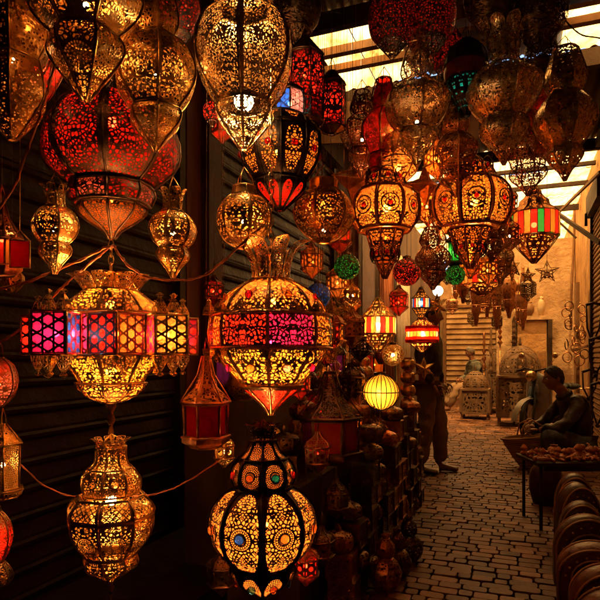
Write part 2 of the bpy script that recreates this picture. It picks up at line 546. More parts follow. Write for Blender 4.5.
# paving: each paver a rounded block in one sheet
def paving():
    mb = MB()
    rnd = random.Random(3)
    s = 1.1
    row = 0
    while s < 17:
        ph = 0.076 if s < 7 else (0.10 if s < 10 else 0.125)
        t = TL - rnd.random() * 0.15
        while t < TR + 0.1:
            L = rnd.choice((0.125, 0.13, 0.14, 0.15, 0.16, 0.08, 0.135)) * (.92 if s < 7 else (1.1 if s < 10 else 1.35))
            g_ = rnd.uniform(0.003, 0.0075)
            s0, s1, t0, t1 = s, s + ph - g_, t, t + L - g_
            c = 0.011 + rnd.random() * 0.008
            js = rnd.uniform(-0.004, 0.004)
            zt = rnd.uniform(-0.003, 0.003)
            tx, ty = rnd.uniform(-0.03, 0.03), rnd.uniform(-0.03, 0.03)
            def ring(ins, z):
                a0, a1, b0, b1 = s0 + ins + js, s1 - ins + js, t0 + ins, t1 - ins
                k = max(0.004, c - ins)
                pts = [(a0 + k, b0), (a1 - k, b0), (a1 - k * .3, b0 + k * .3), (a1, b0 + k), (a1, b1 - k), (a1 - k * .3, b1 - k * .3), (a1 - k, b1), (a0 + k, b1), (a0 + k * .3, b1 - k * .3), (a0, b1 - k), (a0, b0 + k), (a0 + k * .3, b0 + k * .3)]
                return [S(p, q, z + zt + (p - s) * tx + (q - t) * ty) for p, q in pts]
            r0, r1, r2 = ring(0, -0.02), ring(0.0008, -0.003), ring(0.003, 0.0)
            n = 12
            fs = [tuple(range(2 * n, 3 * n))][0]
            faces = [fs] + [(i, (i + 1) % n, (i + 1) % n + n, i + n) for i in range(n)] + [(i + n, (i + 1) % n + n, (i + 1) % n + 2 * n, i + 2 * n) for i in range(n)]
            faces = [tuple(reversed(f)) for f in faces]
            mb.add(r0 + r1 + r2, faces)
            t += L
        s += ph
        row += 1
    return mb.build('street', MAT['paver'])
tag(paving(), kind='structure')

# left wall with roller shutter, posts
def wall(nm, s0, s1, t0, t1, z0, z1, m, label, cat='wall'):
    mb = MB(); sbox(mb, s0, s1, t0, t1, z0, z1)
    o = mb.build(nm, m)
    return tag(o, label, cat)

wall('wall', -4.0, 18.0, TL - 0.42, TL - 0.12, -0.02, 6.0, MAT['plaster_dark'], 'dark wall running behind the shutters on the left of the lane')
wall('wall', -4.0, 17.2, TR + 0.16, TR + 0.5, -0.02, 4.35, MAT['plaster_ochre'], 'ochre plastered wall along the right side of the lane')
wall('wall', -4.3, -4.0, TL - 0.4, TR + 0.5, -0.02, 6.0, MAT['plaster_dark'], 'unseen dark wall added behind the camera to keep sky light out')  # out of view, added to stop sky light leaking into the lane
wall('wall', 12.2, 12.45, -0.42, TR + 0.15, -0.02, 3.55, MAT['plaster_pale'], 'pale plastered wall facing down the lane behind the moped')
wall('wall', 12.46, 16.8, -0.42, -0.2, -0.02, 3.5, MAT['plaster_ochre'], 'ochre side wall of the far passage beyond the domed cabinets')
wall('wall', 16.8, 17.1, TL - 0.1, 0.0, -0.02, 3.6, MAT['plaster_pale'], 'cream end wall closing the far end of the lane')

def roller_shutter(s0, s1, t, z0, z1, face, pitch, label, mat):
    root = empty('roller_shutter', S((s0 + s1) / 2, t, z0), 0, label, 'shutter')
    rl = root.location
    mb = MB()
    z = z0
    d = face
    k = 0
    while z < z1 - 1e-3:
        prof = [(0, 0), (0.016, 0.012), (0.020, 0.028), (0.012, 0.040), (0.014, 0.052), (0.002, pitch - 0.008), (0.0, pitch)]
        vs = []
        for dt, dz in prof:
            for s_ in (s0, s1):
                vs.append(S(s_, t + d * dt, min(z + dz * pitch / 0.115 if dz < pitch - 0.009 else z + dz, z1)) - rl)
        fs = [(2 * i, 2 * i + 1, 2 * i + 3, 2 * i + 2) for i in range(len(prof) - 1)]
        mb.add(vs, fs)
        z += pitch
    mb.build('slat_curtain', mat, root)
    for s_ in (s0 - 0.03, s1 + 0.03):
        mb = MB(); vs0 = len(mb.v)
        sbox(mb, s_ - 0.03, s_ + 0.03, t - 0.02 if d > 0 else t - 0.05, t + 0.05 if d > 0 else t + 0.02, z0, z1)
        mb.v[vs0:] = [tuple(Vector(p) - rl) for p in mb.v[vs0:]]
        mb.build('guide_rail', MAT['iron_dark'], root)
    mb = MB(); sbox(mb, s0 - 0.06, s1 + 0.06, t - 0.1, t + 0.14 if d > 0 else t + 0.1, z1, z1 + 0.3)
    mb.v = [tuple(Vector(p) - rl) for p in mb.v]
    mb.build('shutter_box', MAT['wood_dark'], root)
    return root
roller_shutter(-2.0, 3.02, TL, 0.0, 3.4, 1, 0.118, 'dark brown roller shutter behind the lanterns on the far left', MAT['shutter_paint'])
roller_shutter(3.52, 6.2, TL, 0.0, 3.4, 1, 0.118, 'dark roller shutter just past the red brown post', MAT['shutter_paint'])
roller_shutter(7.9, 9.0, TR + 0.13, 0.0, 3.2, -1, 0.07, 'closed ribbed shutter door in the right wall behind the crouching man', MAT['wood_mid'])

def post(s, t, w_, d_, z1, m, label):
    mb = MB(); sbox(mb, s, s + w_, t, t + d_, 0, z1)
    o = mb.build('post', m)
    tag(o, label, 'post')
post(3.10, TL - 0.05, 0.17, 0.10, 3.98, MAT['post_paint'], 'red brown painted post beside the big red lantern')
post(3.275, TL - 0.05, 0.17, 0.16, 3.98, MAT['wood_dark'], 'dark timber post right of the red brown post')

# shop opening wall beyond the second shutter: cloths hung on the wall
for i, (s0, s1, z1, mk, lb) in enumerate([
        (6.35, 7.1, 2.9, 'cloth_rust', 'rust coloured cloth hung on the left wall behind the glowing star lantern'),
        (7.3, 8.0, 3.1, 'wood_mid', 'brown wooden board leaning on the left wall past the rust cloth'),
        (8.3, 9.3, 2.8, 'cloth_rust', 'second rust cloth hung further down the left wall'),
        (9.6, 10.8, 3.0, 'cloth_cream', 'faded cream cloth hung near the far end of the left wall')]):
    mb = MB()
    n = 24
    vs, fs = [], []
    for k in range(n + 1):
        s_ = s0 + (s1 - s0) * k / n
        off = 0.03 * math.sin(k * 1.3) + 0.02 * math.sin(k * 2.9) if 'cloth' in mk else 0
        for z in (0.5, z1):
            for th in (0, 0.012):
                vs.append(S(s_, TL + 0.08 + off * (1.3 if z < 1 else .6) + th, z))
    for k in range(n):
        a, b = k * 4, (k + 1) * 4
        fs += [(a, b, b + 2, a + 2), (a + 1, a + 3, b + 3, b + 1), (a, a + 1, b + 1, b), (a + 2, b + 2, b + 3, a + 3)]
    mb.add(vs, fs, smooth='cloth' in mk)
    tag(mb.build('hanging_cloth' if 'cloth' in mk else 'board', MAT[mk]), lb, 'cloth' if 'cloth' in mk else 'board')

# roof ----------------------------------------------------------------
def corrugated(nm, s0, s1, t0, t1, z, mat, label, cat, pitch=0.15, amp=0.022, slope=0.0):
    mb = MB()
    n = int((t1 - t0) / pitch * 6)
    vs, fs = [], []
    for i in range(n + 1):
        t = t0 + (t1 - t0) * i / n
        dz = amp * math.sin(2 * PI * t / pitch)
        for s in (s0, s1):
            vs.append(S(s, t, z + dz + slope * (s - s0)))
            vs.append(S(s, t, z + dz + slope * (s - s0) + 0.004))
    for i in range(n):
        a, b = 4 * i, 4 * i + 4
        fs += [(a, a + 2, b + 2, b), (a + 1, b + 1, b + 3, a + 3), (a, b, b + 1, a + 1), (a + 2, a + 3, b + 3, b + 2)]
    mb.add(vs, fs, smooth=True)
    return tag(mb.build(nm, mat), label, cat)
OPA = noisy('roof_iron', (0.05, 0.025, 0.015), (0.14, 0.07, 0.035), 0.7, 4)
corrugated('roof_sheet', -4.2, 4.36, TL - 0.4, TR + 0.45, ROOF, OPA, 'dark rusted roof sheet over the near lanterns', 'roof')
def flat(mb, s0, s1, t0, t1, z, th=0.006):
    return sbox(mb, s0, s1, t0, t1, z, z + th)
# skylight: four plastic sheets, three purlins
for i, (t0, t1, lb) in enumerate([(-1.72, -1.37, 'left translucent sheet of the near skylight'),
                            (-1.36, -0.98, 'second translucent sheet from the left in the near skylight'),
                            (0.32, 1.36, 'translucent sheet of the near skylight at the right, above the gourd lanterns')]):
    corrugated('skylight_sheet', 4.30 if i < 2 else 4.85, 5.74, t0, t1, ROOF + 0.03 + 0.012 * (i % 2), MAT['roof_plastic'], lb, 'skylight', 0.13, 0.012)
corrugated('roof_sheet', 4.30, 4.90, 0.30, 1.36, ROOF + 0.09, OPA, 'unseen dark roof sheet added to trim light from the right hand skylight', 'roof')  # out of view, put in to cut skylight falling on the near floor
corrugated('roof_sheet', 4.30, 5.74, -1.0, 0.36, ROOF + 0.06, OPA, 'dark roof sheet between the two halves of the near skylight', 'roof')
corrugated('roof_sheet', 4.34, 5.72, TL - 0.4, -1.71, ROOF + 0.02, OPA, 'dark roof sheet strip left of the near skylight', 'roof')
corrugated('roof_sheet', 5.68, 8.06, TL - 0.4, TR + 0.45, ROOF, OPA, 'dark roof sheet between the two skylights', 'roof')
for i in range(6):
    s0 = 8.0 + i * 0.785
    corrugated('skylight_sheet', s0, s0 + 0.81, TL - 0.3, TR + 0.3, ROOF + 0.1 + 0.02 * (i % 2), MAT['roof_plastic_clear'],
               ['first', 'second', 'third', 'fourth', 'fifth', 'sixth'][i] + ' cream sheet of the far skylight, counted from the near side', 'skylight', 0.13, 0.012)
corrugated('skylight_sheet', 12.68, 17.3, TL - 0.4, TR + 0.3, ROOF + 0.1, MAT['roof_plastic'], 'pale translucent roofing over the far end of the lane', 'skylight', 0.13, 0.015)
def beam(nm, a, b, w_, h_, m, label, cat='beam'):
    a, b = Vector(a), Vector(b)
    d = (b - a); L = d.length
    q = d.to_track_quat('X', 'Z').to_matrix()
    mb = MB(); mb.box((a + b) / 2, (L, w_, h_), M=q)
    return tag(mb.build(nm, m), label, cat)
for s, h, lb in ((4.30, 0.14, 'dark purlin on the near edge of the skylight'), (4.80, 0.07, 'thin purlin crossing the skylight near its front'),
             (5.10, 0.06, 'timber purlin crossing the middle of the skylight'), (5.66, 0.16, 'heavy purlin on the far edge of the skylight'),
             (8.0, 0.14, 'heavy purlin where the far skylight begins'), (8.9, 0.05, 'thin purlin under the far skylight'), (9.84, 0.06, 'second thin purlin under the far skylight'),
             (11.3, 0.1, 'purlin high above the domed cabinets')):
    beam('purlin', S(s, TL - 0.1, ROOF - h / 2 - 0.025), S(s, TR + 0.14, ROOF - h / 2 - 0.025), 0.07, h, MAT['wood_mid'] if s in (4.8, 5.1) else MAT['wood_dark'], lb)
for t, s0, s1, lb in ((-1.74, 4.36, 5.6, 'rafter on the left edge of the skylight'), (TR + 0.05, 5.8, 7.9, 'long rafter against the right wall')):
    beam('rafter', S(s0, t, ROOF - 0.12), S(s1, t, ROOF - 0.12), 0.06, 0.1, MAT['wood_dark'], lb)
# slanted board under the skylight and struts by the right wall
beam('board', S(5.50, -1.9, 3.62), S(5.62, -0.35, 3.50), 0.04, 0.42, MAT['wood_mid'], 'slanting brown board below the bright skylight', 'board')
beam('strut', P(600, 243, 7.0), P(535, 198, 8.9), 0.04, 0.05, MAT['wood_dark'], 'thin strut slanting from the pale wall to the right wall')
beam('strut', P(600, 172, 6.8), P(548, 223, 9.2), 0.03, 0.035, MAT['wood_mid'], 'pale strut crossing in front of the pale wall')
beam('strut', P(536, 200, 9.5), P(576, 238, 9.0), 0.03, 0.03, MAT['wood_dark'], 'short dark strut beside the coloured glass lantern')
mb = MB(); mb.tube([P(574, 190, 10.6), P(574.5, 225, 10.6), P(573, 262, 10.6), P(571, 300, 10.6), P(571, 330, 10.6)], 0.022, 6)
tag(mb.build('drain_pipe', MAT['wood_mid']), 'thin brown pipe running down the right wall corner', 'pipe')

# building masses behind the walls so the lane reads as solid from outside the frame
for s0, s1, t0, t1, h, lb in ((-4.3, 18, TL - 3.4, TL - 0.43, 6.5, 'dark building mass behind the left wall'),
                              (-4.3, 18, TR + 0.51, TR + 3.5, 4.34, 'ochre building mass behind the right wall'),):
    wall('building', s0, s1, t0, t1, -0.02, h, MAT['plaster_ochre'], lb, 'building')

# pale slatted shutter on the far end wall
def end_shutter():
    root = empty('slatted_door', S(16.76, -1.4, 0.0), 0, 'cream slatted door at the far end of the lane', 'door')
    mb = MB()
    for k in range(15):
        z = 0.35 + k * 0.15
        vs = [S(16.74, -1.95, z), S(16.74, -0.6, z), S(16.70, -0.6, z + 0.03), S(16.70, -1.95, z + 0.03), S(16.75, -1.95, z + 0.14), S(16.75, -0.6, z + 0.14)]
        mb.add([p - root.location for p in vs], [(0, 1, 2, 3), (3, 2, 5, 4)])
    mb.build('slats', MAT['plaster_pale'], root)
    mb = MB(); sbox(mb, 16.66, 16.78, -2.03, -1.96, 0, 2.7); sbox(mb, 16.66, 16.78, -0.59, -0.52, 0, 2.7); sbox(mb, 16.66, 16.78, -1.955, -0.595, 2.62, 2.7)
    mb.v = [tuple(Vector(p) - root.location) for p in mb.v]
    mb.build('door_frame', MAT['wood_mid'], root)
end_shutter()

# ------------------------------------------------------------------ lanterns
def shell_rows(prof, N, sub, flat_amt, rot):
    """(position, ctr-uv, panel-uv) rows for each gore"""
    arcs = [0]
    for i in range(1, len(prof)):
        arcs.append(arcs[-1] + math.hypot(prof[i][0] - prof[i - 1][0], prof[i][1] - prof[i - 1][1]))
    tot = arcs[-1] or 1
    out = []
    for g_ in range(N):
        gore = []
        for (r, z), ac in zip(prof, arcs):
            row = []
            for j in range(sub + 1):
                fa = j / sub
                ang = rot + (g_ + fa) * 2 * PI / N
                off = (fa - .5) * 2 * PI / N
                rf = r * math.cos(PI / N) / math.cos(off)
                rr = rf * flat_amt + r * (1 - flat_amt)
                row.append(((rr * math.cos(ang), rr * math.sin(ang), z), ((fa - .5) * 2 * r * math.sin(PI / N), ac - tot / 2), (2 * fa - 1, 2 * ac / tot - 1)))
            gore.append(row)
        out.append(gore)
    return out

def add_shell(mb, prof, N=8, sub=3, flat_amt=0.6, rot=0.0, mis=None):
    for g_, gore in enumerate(shell_rows(prof, N, sub, flat_amt, rot)):
        vs, fs, uc, up = [], [], [], []
        for row in gore: vs += [x[0] for x in row]
        k = sub + 1
        for i in range(len(gore) - 1):
            for j in range(sub):
                fs.append((i * k + j, i * k + j + 1, (i + 1) * k + j + 1, (i + 1) * k + j))
                q = (gore[i][j], gore[i][j + 1], gore[i + 1][j + 1], gore[i + 1][j])
                uc.append([x[1] for x in q]); up.append([x[2] for x in q])
        mb.add(vs, fs, mis[g_ % len(mis)] if mis else 0, uc, up, True)
    return mb

def add_ribs(mb, prof, N, rad, rot=0.0, rings=True, flat_amt=0.6):
    pr = prof[::2] + ([prof[-1]] if len(prof) % 2 == 0 else [])
    for g_ in range(N):
        an = rot + g_ * 2 * PI / N
        mb.tube([((r + rad * .3) * math.cos(an), (r + rad * .3) * math.sin(an), z) for r, z in pr], rad, 5)
    if rings:
        for r, z in (prof[0], prof[-1]):
            if r > 0.012:
                pts = []
                for g_ in range(N):
                    for fa in (0, .5):
                        an = rot + (g_ + fa) * 2 * PI / N
                        rf = r * (math.cos(PI / N) / math.cos((fa - .5) * 2 * PI / N) * flat_amt + 1 - flat_amt)
                        pts.append(((rf + rad * .3) * math.cos(an), (rf + rad * .3) * math.sin(an), z))
                mb.tube(pts, rad * 1.2, 5, closed=True)

def chain_mb(z0, z1, x=0, y=0, link=0.028, r=0.0022):
    mb = MB()
    z = z0
    k = 0
    while z < z1:
        pts = []
        for j in range(8):
            a = 2 * PI * j / 8
            px, pz = 0.32 * link * math.cos(a), 0.62 * link * math.sin(a)
            pts.append((x + (px if k % 2 else 0), y + (0 if k % 2 else px), z + pz + link * .5))
        mb.tube(pts, r, 4, closed=True)
        z += link * 0.92
        k += 1
    return mb

def add_petals(root, n, z0, r0, z1, r1, width, m, frame_m, rot=0.0, sep=False, round_=True, curl=0.5):
    """crown of upright flared petals"""
    pts = []
    H = z1 - z0
    allmb = MB(); fr = MB()
    for g_ in range(n):
        an = rot + (g_ + .5) * 2 * PI / n
        rad = Vector((math.cos(an), math.sin(an), 0)); tan = Vector((-math.sin(an), math.cos(an), 0))
        mb = MB() if sep else allmb
        K, J = 7, 4
        vs, fs, uc, up = [], [], [], []
        L, Rr = [], []
        for i in range(K + 1):
            q = i / K
            r = r0 + (r1 - r0) * (q ** (1.0 + curl))
            z = z0 + H * math.sin(q * PI / 2 * 0.98) if round_ else z0 + H * q
            wd = width * (0.62 + 0.38 * math.sin(q * PI * .62)) 
            if q > 0.72: wd *= math.sqrt(max(0.03, 1 - ((q - 0.72) / 0.30) ** 2))
            for j in range(J + 1):
                f_ = j / J * 2 - 1
                p = rad * (r - abs(f_) ** 2 * width * 0.16) + tan * (f_ * wd / 2) + Vector((0, 0, z))
                vs.append(p)
            L.append(vs[-J - 1]); Rr.append(vs[-1])
        for i in range(K):
            for j in range(J):
                k = J + 1
                fs.append((i * k + j, i * k + j + 1, (i + 1) * k + j + 1, (i + 1) * k + j))
                def uvq(ii, jj): return ((jj / J - .5) * width, (ii / K - .5) * H * 1.2)
                def upq(ii, jj): return (jj / J * 2 - 1, ii / K * 2 - 1)
                qs = ((i, j), (i, j + 1), (i + 1, j + 1), (i + 1, j))
                uc.append([uvq(*q) for q in qs]); up.append([upq(*q) for q in qs])
        mb.add(vs, fs, 0, uc, up, True)
        mb.tube(L + Rr[::-1], max(0.0012, width * .025), 4, mi=1)
        if sep: mb.build('crown_petal', [m, frame_m], root)
    if not sep: allmb.build('crown', [m, frame_m], root)

def px_prof(seg, Y, zb):
    return [(max(0.002, hw / F * Y), CAMH - (v - VH) / F * Y - zb) for v, hw in seg]

NL = [0]
def lantern(label, u, Y, segs, N=8, mkey='brass', group=None, light=None, crown=None, chain=None, cat='lantern', flat_amt=0.6,
            rib=0.0028, rot=None, finial=None, name='lantern', liner=None, jewels=None, sub=3, smooth=4, top_v=None, hook=True):
    """segs: (part, [(v, halfwidth)...], pierced kwargs or None, liner key / list / None)"""
    NL[0] += 1
    allv = [p[0] for s_ in segs for p in s_[1]]
    vb, vt = max(allv), min(allv)
    zb = CAMH - (vb - VH) / F * Y
    root = empty(name, ((u - UC) / F * Y, Y, zb), 0, label, cat, group)
    if rot is None: rot = (NL[0] * 0.37) % 1.0 + PI / N
    frame = MB()
    for part, pts, pat, ln in segs:
        pr = spline(px_prof(pts, Y, zb), smooth) if len(pts) > 2 and smooth else px_prof(pts, Y, zb)
        mat = pierced(mkey if not (pat and 'metal' in pat) else pat['metal'], **{k: v for k, v in pat.items() if k != 'metal'}) if pat else metal(mkey)
        mb = MB(); add_shell(mb, pr, N, sub, flat_amt, rot)
        o = mb.build(part, mat, root)
        if ln:
            keys = [ln] if isinstance(ln, str) else list(ln)
            mats = [glass(k, .42, (pat or {}).get('hub', 0) * 1.1) for k in keys]
            mb = MB(); add_shell(mb, [(max(0.001, r - 0.006 - r * 0.02), z) for r, z in pr], N, sub, flat_amt, rot, list(range(len(keys))))
            mb.build('glass_liner', mats, o)
        add_ribs(frame, pr, N, rib, rot, True, flat_amt)
    frame.build('frame', metal(mkey), root)
    if jewels:
        for v, hw, rpx, keys in jewels:
            for g_ in range(N):
                an = rot + (g_ + .5) * 2 * PI / N
                r = hw / F * Y * (1 - flat_amt * (1 - math.cos(PI / N))) + 0.002
                q = Vector((math.cos(an), math.sin(an), 0)).to_track_quat('Z', 'X').to_matrix()
                mb = MB(); rr = rpx / F * Y
                mb.lathe([(rr, -0.004), (rr, 0.002), (rr * .7, 0.006), (0.0008, 0.008)], 12, (0, 0, 0), 0, True, q)
                mb.tube([q @ Vector((rr * 1.08 * math.cos(a_), rr * 1.08 * math.sin(a_), 0.002)) for a_ in [2 * PI * k_ / 12 for k_ in range(12)]], 0.0014, 4, closed=True, mi=1)
                mb.build('glass_jewel', [glass(keys[g_ % len(keys)], 0.72), metal(mkey)], root, (r * math.cos(an), r * math.sin(an), CAMH - (v - VH) / F * Y - zb))
    if finial:
        v0, v1, hw = finial
        z0, z1 = [CAMH - (v - VH) / F * Y - zb for v in (v0, v1)]
        h, r = z0 - z1, hw / F * Y
        mb = MB(); mb.lathe([(r, z0), (r * 1.1, z0 - h * .1), (r * .4, z0 - h * .25), (r * .9, z0 - h * .4), (r * .3, z0 - h * .55), (r * .6, z0 - h * .7), (r * .2, z0 - h * .85), (0.001, z1)], 10)
        mb.build('finial', metal(mkey), root)
    if crown:
        n, v0, hw0, v1, hw1, wpx = crown[:6]
        opt = crown[6] if len(crown) > 6 else {}
        k = dict(opt)
        pk = k.pop('pat', dict(kind='arab', pitch=0.009, thr=0.14))
        add_petals(root, n, CAMH - (v0 - VH) / F * Y - zb, hw0 / F * Y, CAMH - (v1 - VH) / F * Y - zb, hw1 / F * Y, wpx / F * Y, pierced(mkey, **pk), metal(mkey), rot, **k)
    zt = CAMH - (vt - VH) / F * Y - zb
    if chain:
        vend, kind = chain
        z1 = (CAMH - (vend - VH) / F * Y - zb) if vend is not None else (ROOF - 0.06 - zb)
        rt = min(h_ for v_, h_ in [q for s_ in segs for q in s_[1]] if v_ == vt) / F * Y if False else None
        ht = [h_ for s_ in segs for v_, h_ in s_[1] if v_ == vt][0] / F * Y
        mb = MB()
        # three short bails from the neck to a ring, then chain or wire
        zr = min(zt + 0.07, z1)
        for k in range(3):
            a = k * 2 * PI / 3 + 0.3
            mb.tube([(ht * math.cos(a), ht * math.sin(a), zt - 0.004), (ht * .75 * math.cos(a), ht * .75 * math.sin(a), zt + (zr - zt) * .5), (0, 0, zr)], 0.0018, 4)
        mb.build('bail', metal(mkey), root)
        if z1 > zr + 0.01:
            if kind == 'chain':
                lim = min(z1, zr + 0.5)
                mb = chain_mb(zr - 0.004, lim)
                if lim < z1: mb.tube([(0, 0, lim), (0, 0, z1)], 0.0022, 5)
            else:
                mb = MB(); mb.tube([(0, 0, zr - 0.005), (0.004, 0, (zr + z1) / 2), (0, 0, z1)], 0.0009, 5)
            mb.build('chain', metal(mkey if kind == 'chain' else 'dark'), root)
    if light:
        lights = light if isinstance(light, list) else [light]
        for v, power, colr in lights:
            z = CAMH - (v - VH) / F * Y - zb
            bulb(root, (0, 0, z), power, colr, 0.034 if power > 25 else (0.018 if power > 2.5 else 0.008))
    return root

WARM = (1.0, 0.32, 0.055)
POW = 0.36
def bulb(root, loc, power, colr=WARM, rad=0.016):
    ld = bpy.data.lights.new('bulb_light', 'POINT')
    ld.energy = power * POW
    ld.color = colr
    ld.shadow_soft_size = rad * 1.15
    lo = bpy.data.objects.new('bulb_light', ld)
    COL.objects.link(lo); lo.parent = root; lo.location = loc
    mb = MB(); mb.sphere((0, 0, 0), rad, 10, 7)
    mb.build('bulb', emit('lamp_bulb', (1.0, 0.62, 0.25), 14), root, loc)
    mb = MB(); mb.lathe([(0.010, 0.012), (0.012, 0.03), (0.009, 0.045), (0.003, 0.05)], 8)
    mb.build('bulb_socket', metal('dark'), root, loc)

ARA = dict(kind='arab', pitch=0.0120, thr=0.13, mod=.35)
ARB = dict(kind='arab', pitch=0.0135, thr=0.105, mod=.45, mu=.9, mv=.97)
ARF = dict(kind='arab', pitch=0.0092, thr=0.165, mod=.35)
STARK = dict(kind='star', pitch=0.033, thr=0.105, mu=0.92, mv=0.92)
STARP = dict(STARK, metal='shade_dim')
LIT = dict(metal='shade_dim', kind='arab', pitch=0.0118, thr=0.15, mu=0.88, mv=0.94, mod=.2)  # panel metal coloured darker to hold off neighbouring lanterns' light

# ---- the big lit ones on the left
# white-gold faceted one with the bare flare of its bulb
lantern('large white gold pierced lantern with the most dazzling bulb, top left of centre', 244, 1.9,
        [('neck', [(-14, 20), (-8, 29), (2, 32), (10, 26)], ARA, None),
         ('body', [(10, 26), (22, 41), (42, 50), (62, 51), (82, 45), (98, 33), (106, 27)], ARA, None),
         ('lower_lobe', [(106, 27), (112, 30), (120, 27), (134, 16), (150, 3)], ARF, None)],
        N=6, mkey='silver', chain=(None, 'chain'), light=(101, 26, (1.0, 0.56, 0.22)), rot=0.55, rib=0.004, flat_amt=0.5)
# big gold one, upper left
lantern('large gold lantern cut by the top edge, with tapering lower lobe above the red lantern', 86, 1.62,
        [('neck', [(-85, 16), (-70, 27), (-48, 30), (-40, 24)], ARA, None),
         ('body', [(-40, 24), (-26, 46), (-4, 56), (14, 52), (27, 41), (36, 31)], dict(kind='rosette', pitch=.009, thr=.15), None),
         ('lower_lobe', [(36, 31), (44, 37), (54, 37), (66, 30), (82, 17), (101, 3)], dict(kind='rosette', pitch=.0085, thr=.15), None)],
        N=6, mkey='gold', chain=(None, 'chain'), light=(5, 2.0, WARM), rot=0.1, rib=0.004, flat_amt=0.55)
lantern('dull gold faceted lantern between the big gold one and the dark post', 156, 1.8,
        [('neck', [(-10, 14), (8, 22), (28, 24), (38, 19)], ARA, None),
         ('body', [(38, 19), (50, 33), (70, 42), (88, 40), (102, 30), (110, 24)], ARA, None),
         ('lower_lobe', [(110, 24), (116, 27), (124, 24), (137, 12), (151, 2)], ARF, None)],
        N=6, mkey='brass', chain=(None, 'chain'), light=(75, 0.8, WARM), rot=0.85, rib=0.0035, flat_amt=0.55)
# the red one
lantern('wide dark melon shaped lantern glowing deep red, above the long gold lantern with coloured boxes', 112, 2.02,
        [('body', [(98, 20), (104, 38), (118, 55), (140, 66), (162, 65), (178, 52), (187, 38)], dict(kind='arab', pitch=0.0125, thr=0.19, mu=0.80, mv=0.93, mod=.25), 'red'),
         ('band', [(188, 40), (196, 42), (206, 37)], dict(kind='arab', pitch=0.013, thr=0.13, mu=0.85, mv=0.8, mod=.2), ['red', 'pink']),
         ('lower_lobe', [(207, 33), (213, 33), (222, 23), (231, 9), (239, 3)], ARF, 'orange')],
        N=8, mkey='dark', chain=(None, 'chain'), light=[(122, 6.5, (1.0, 0.36, 0.15)), (200, 0.8, WARM)], rot=0.2, rib=0.0045, flat_amt=0.35)
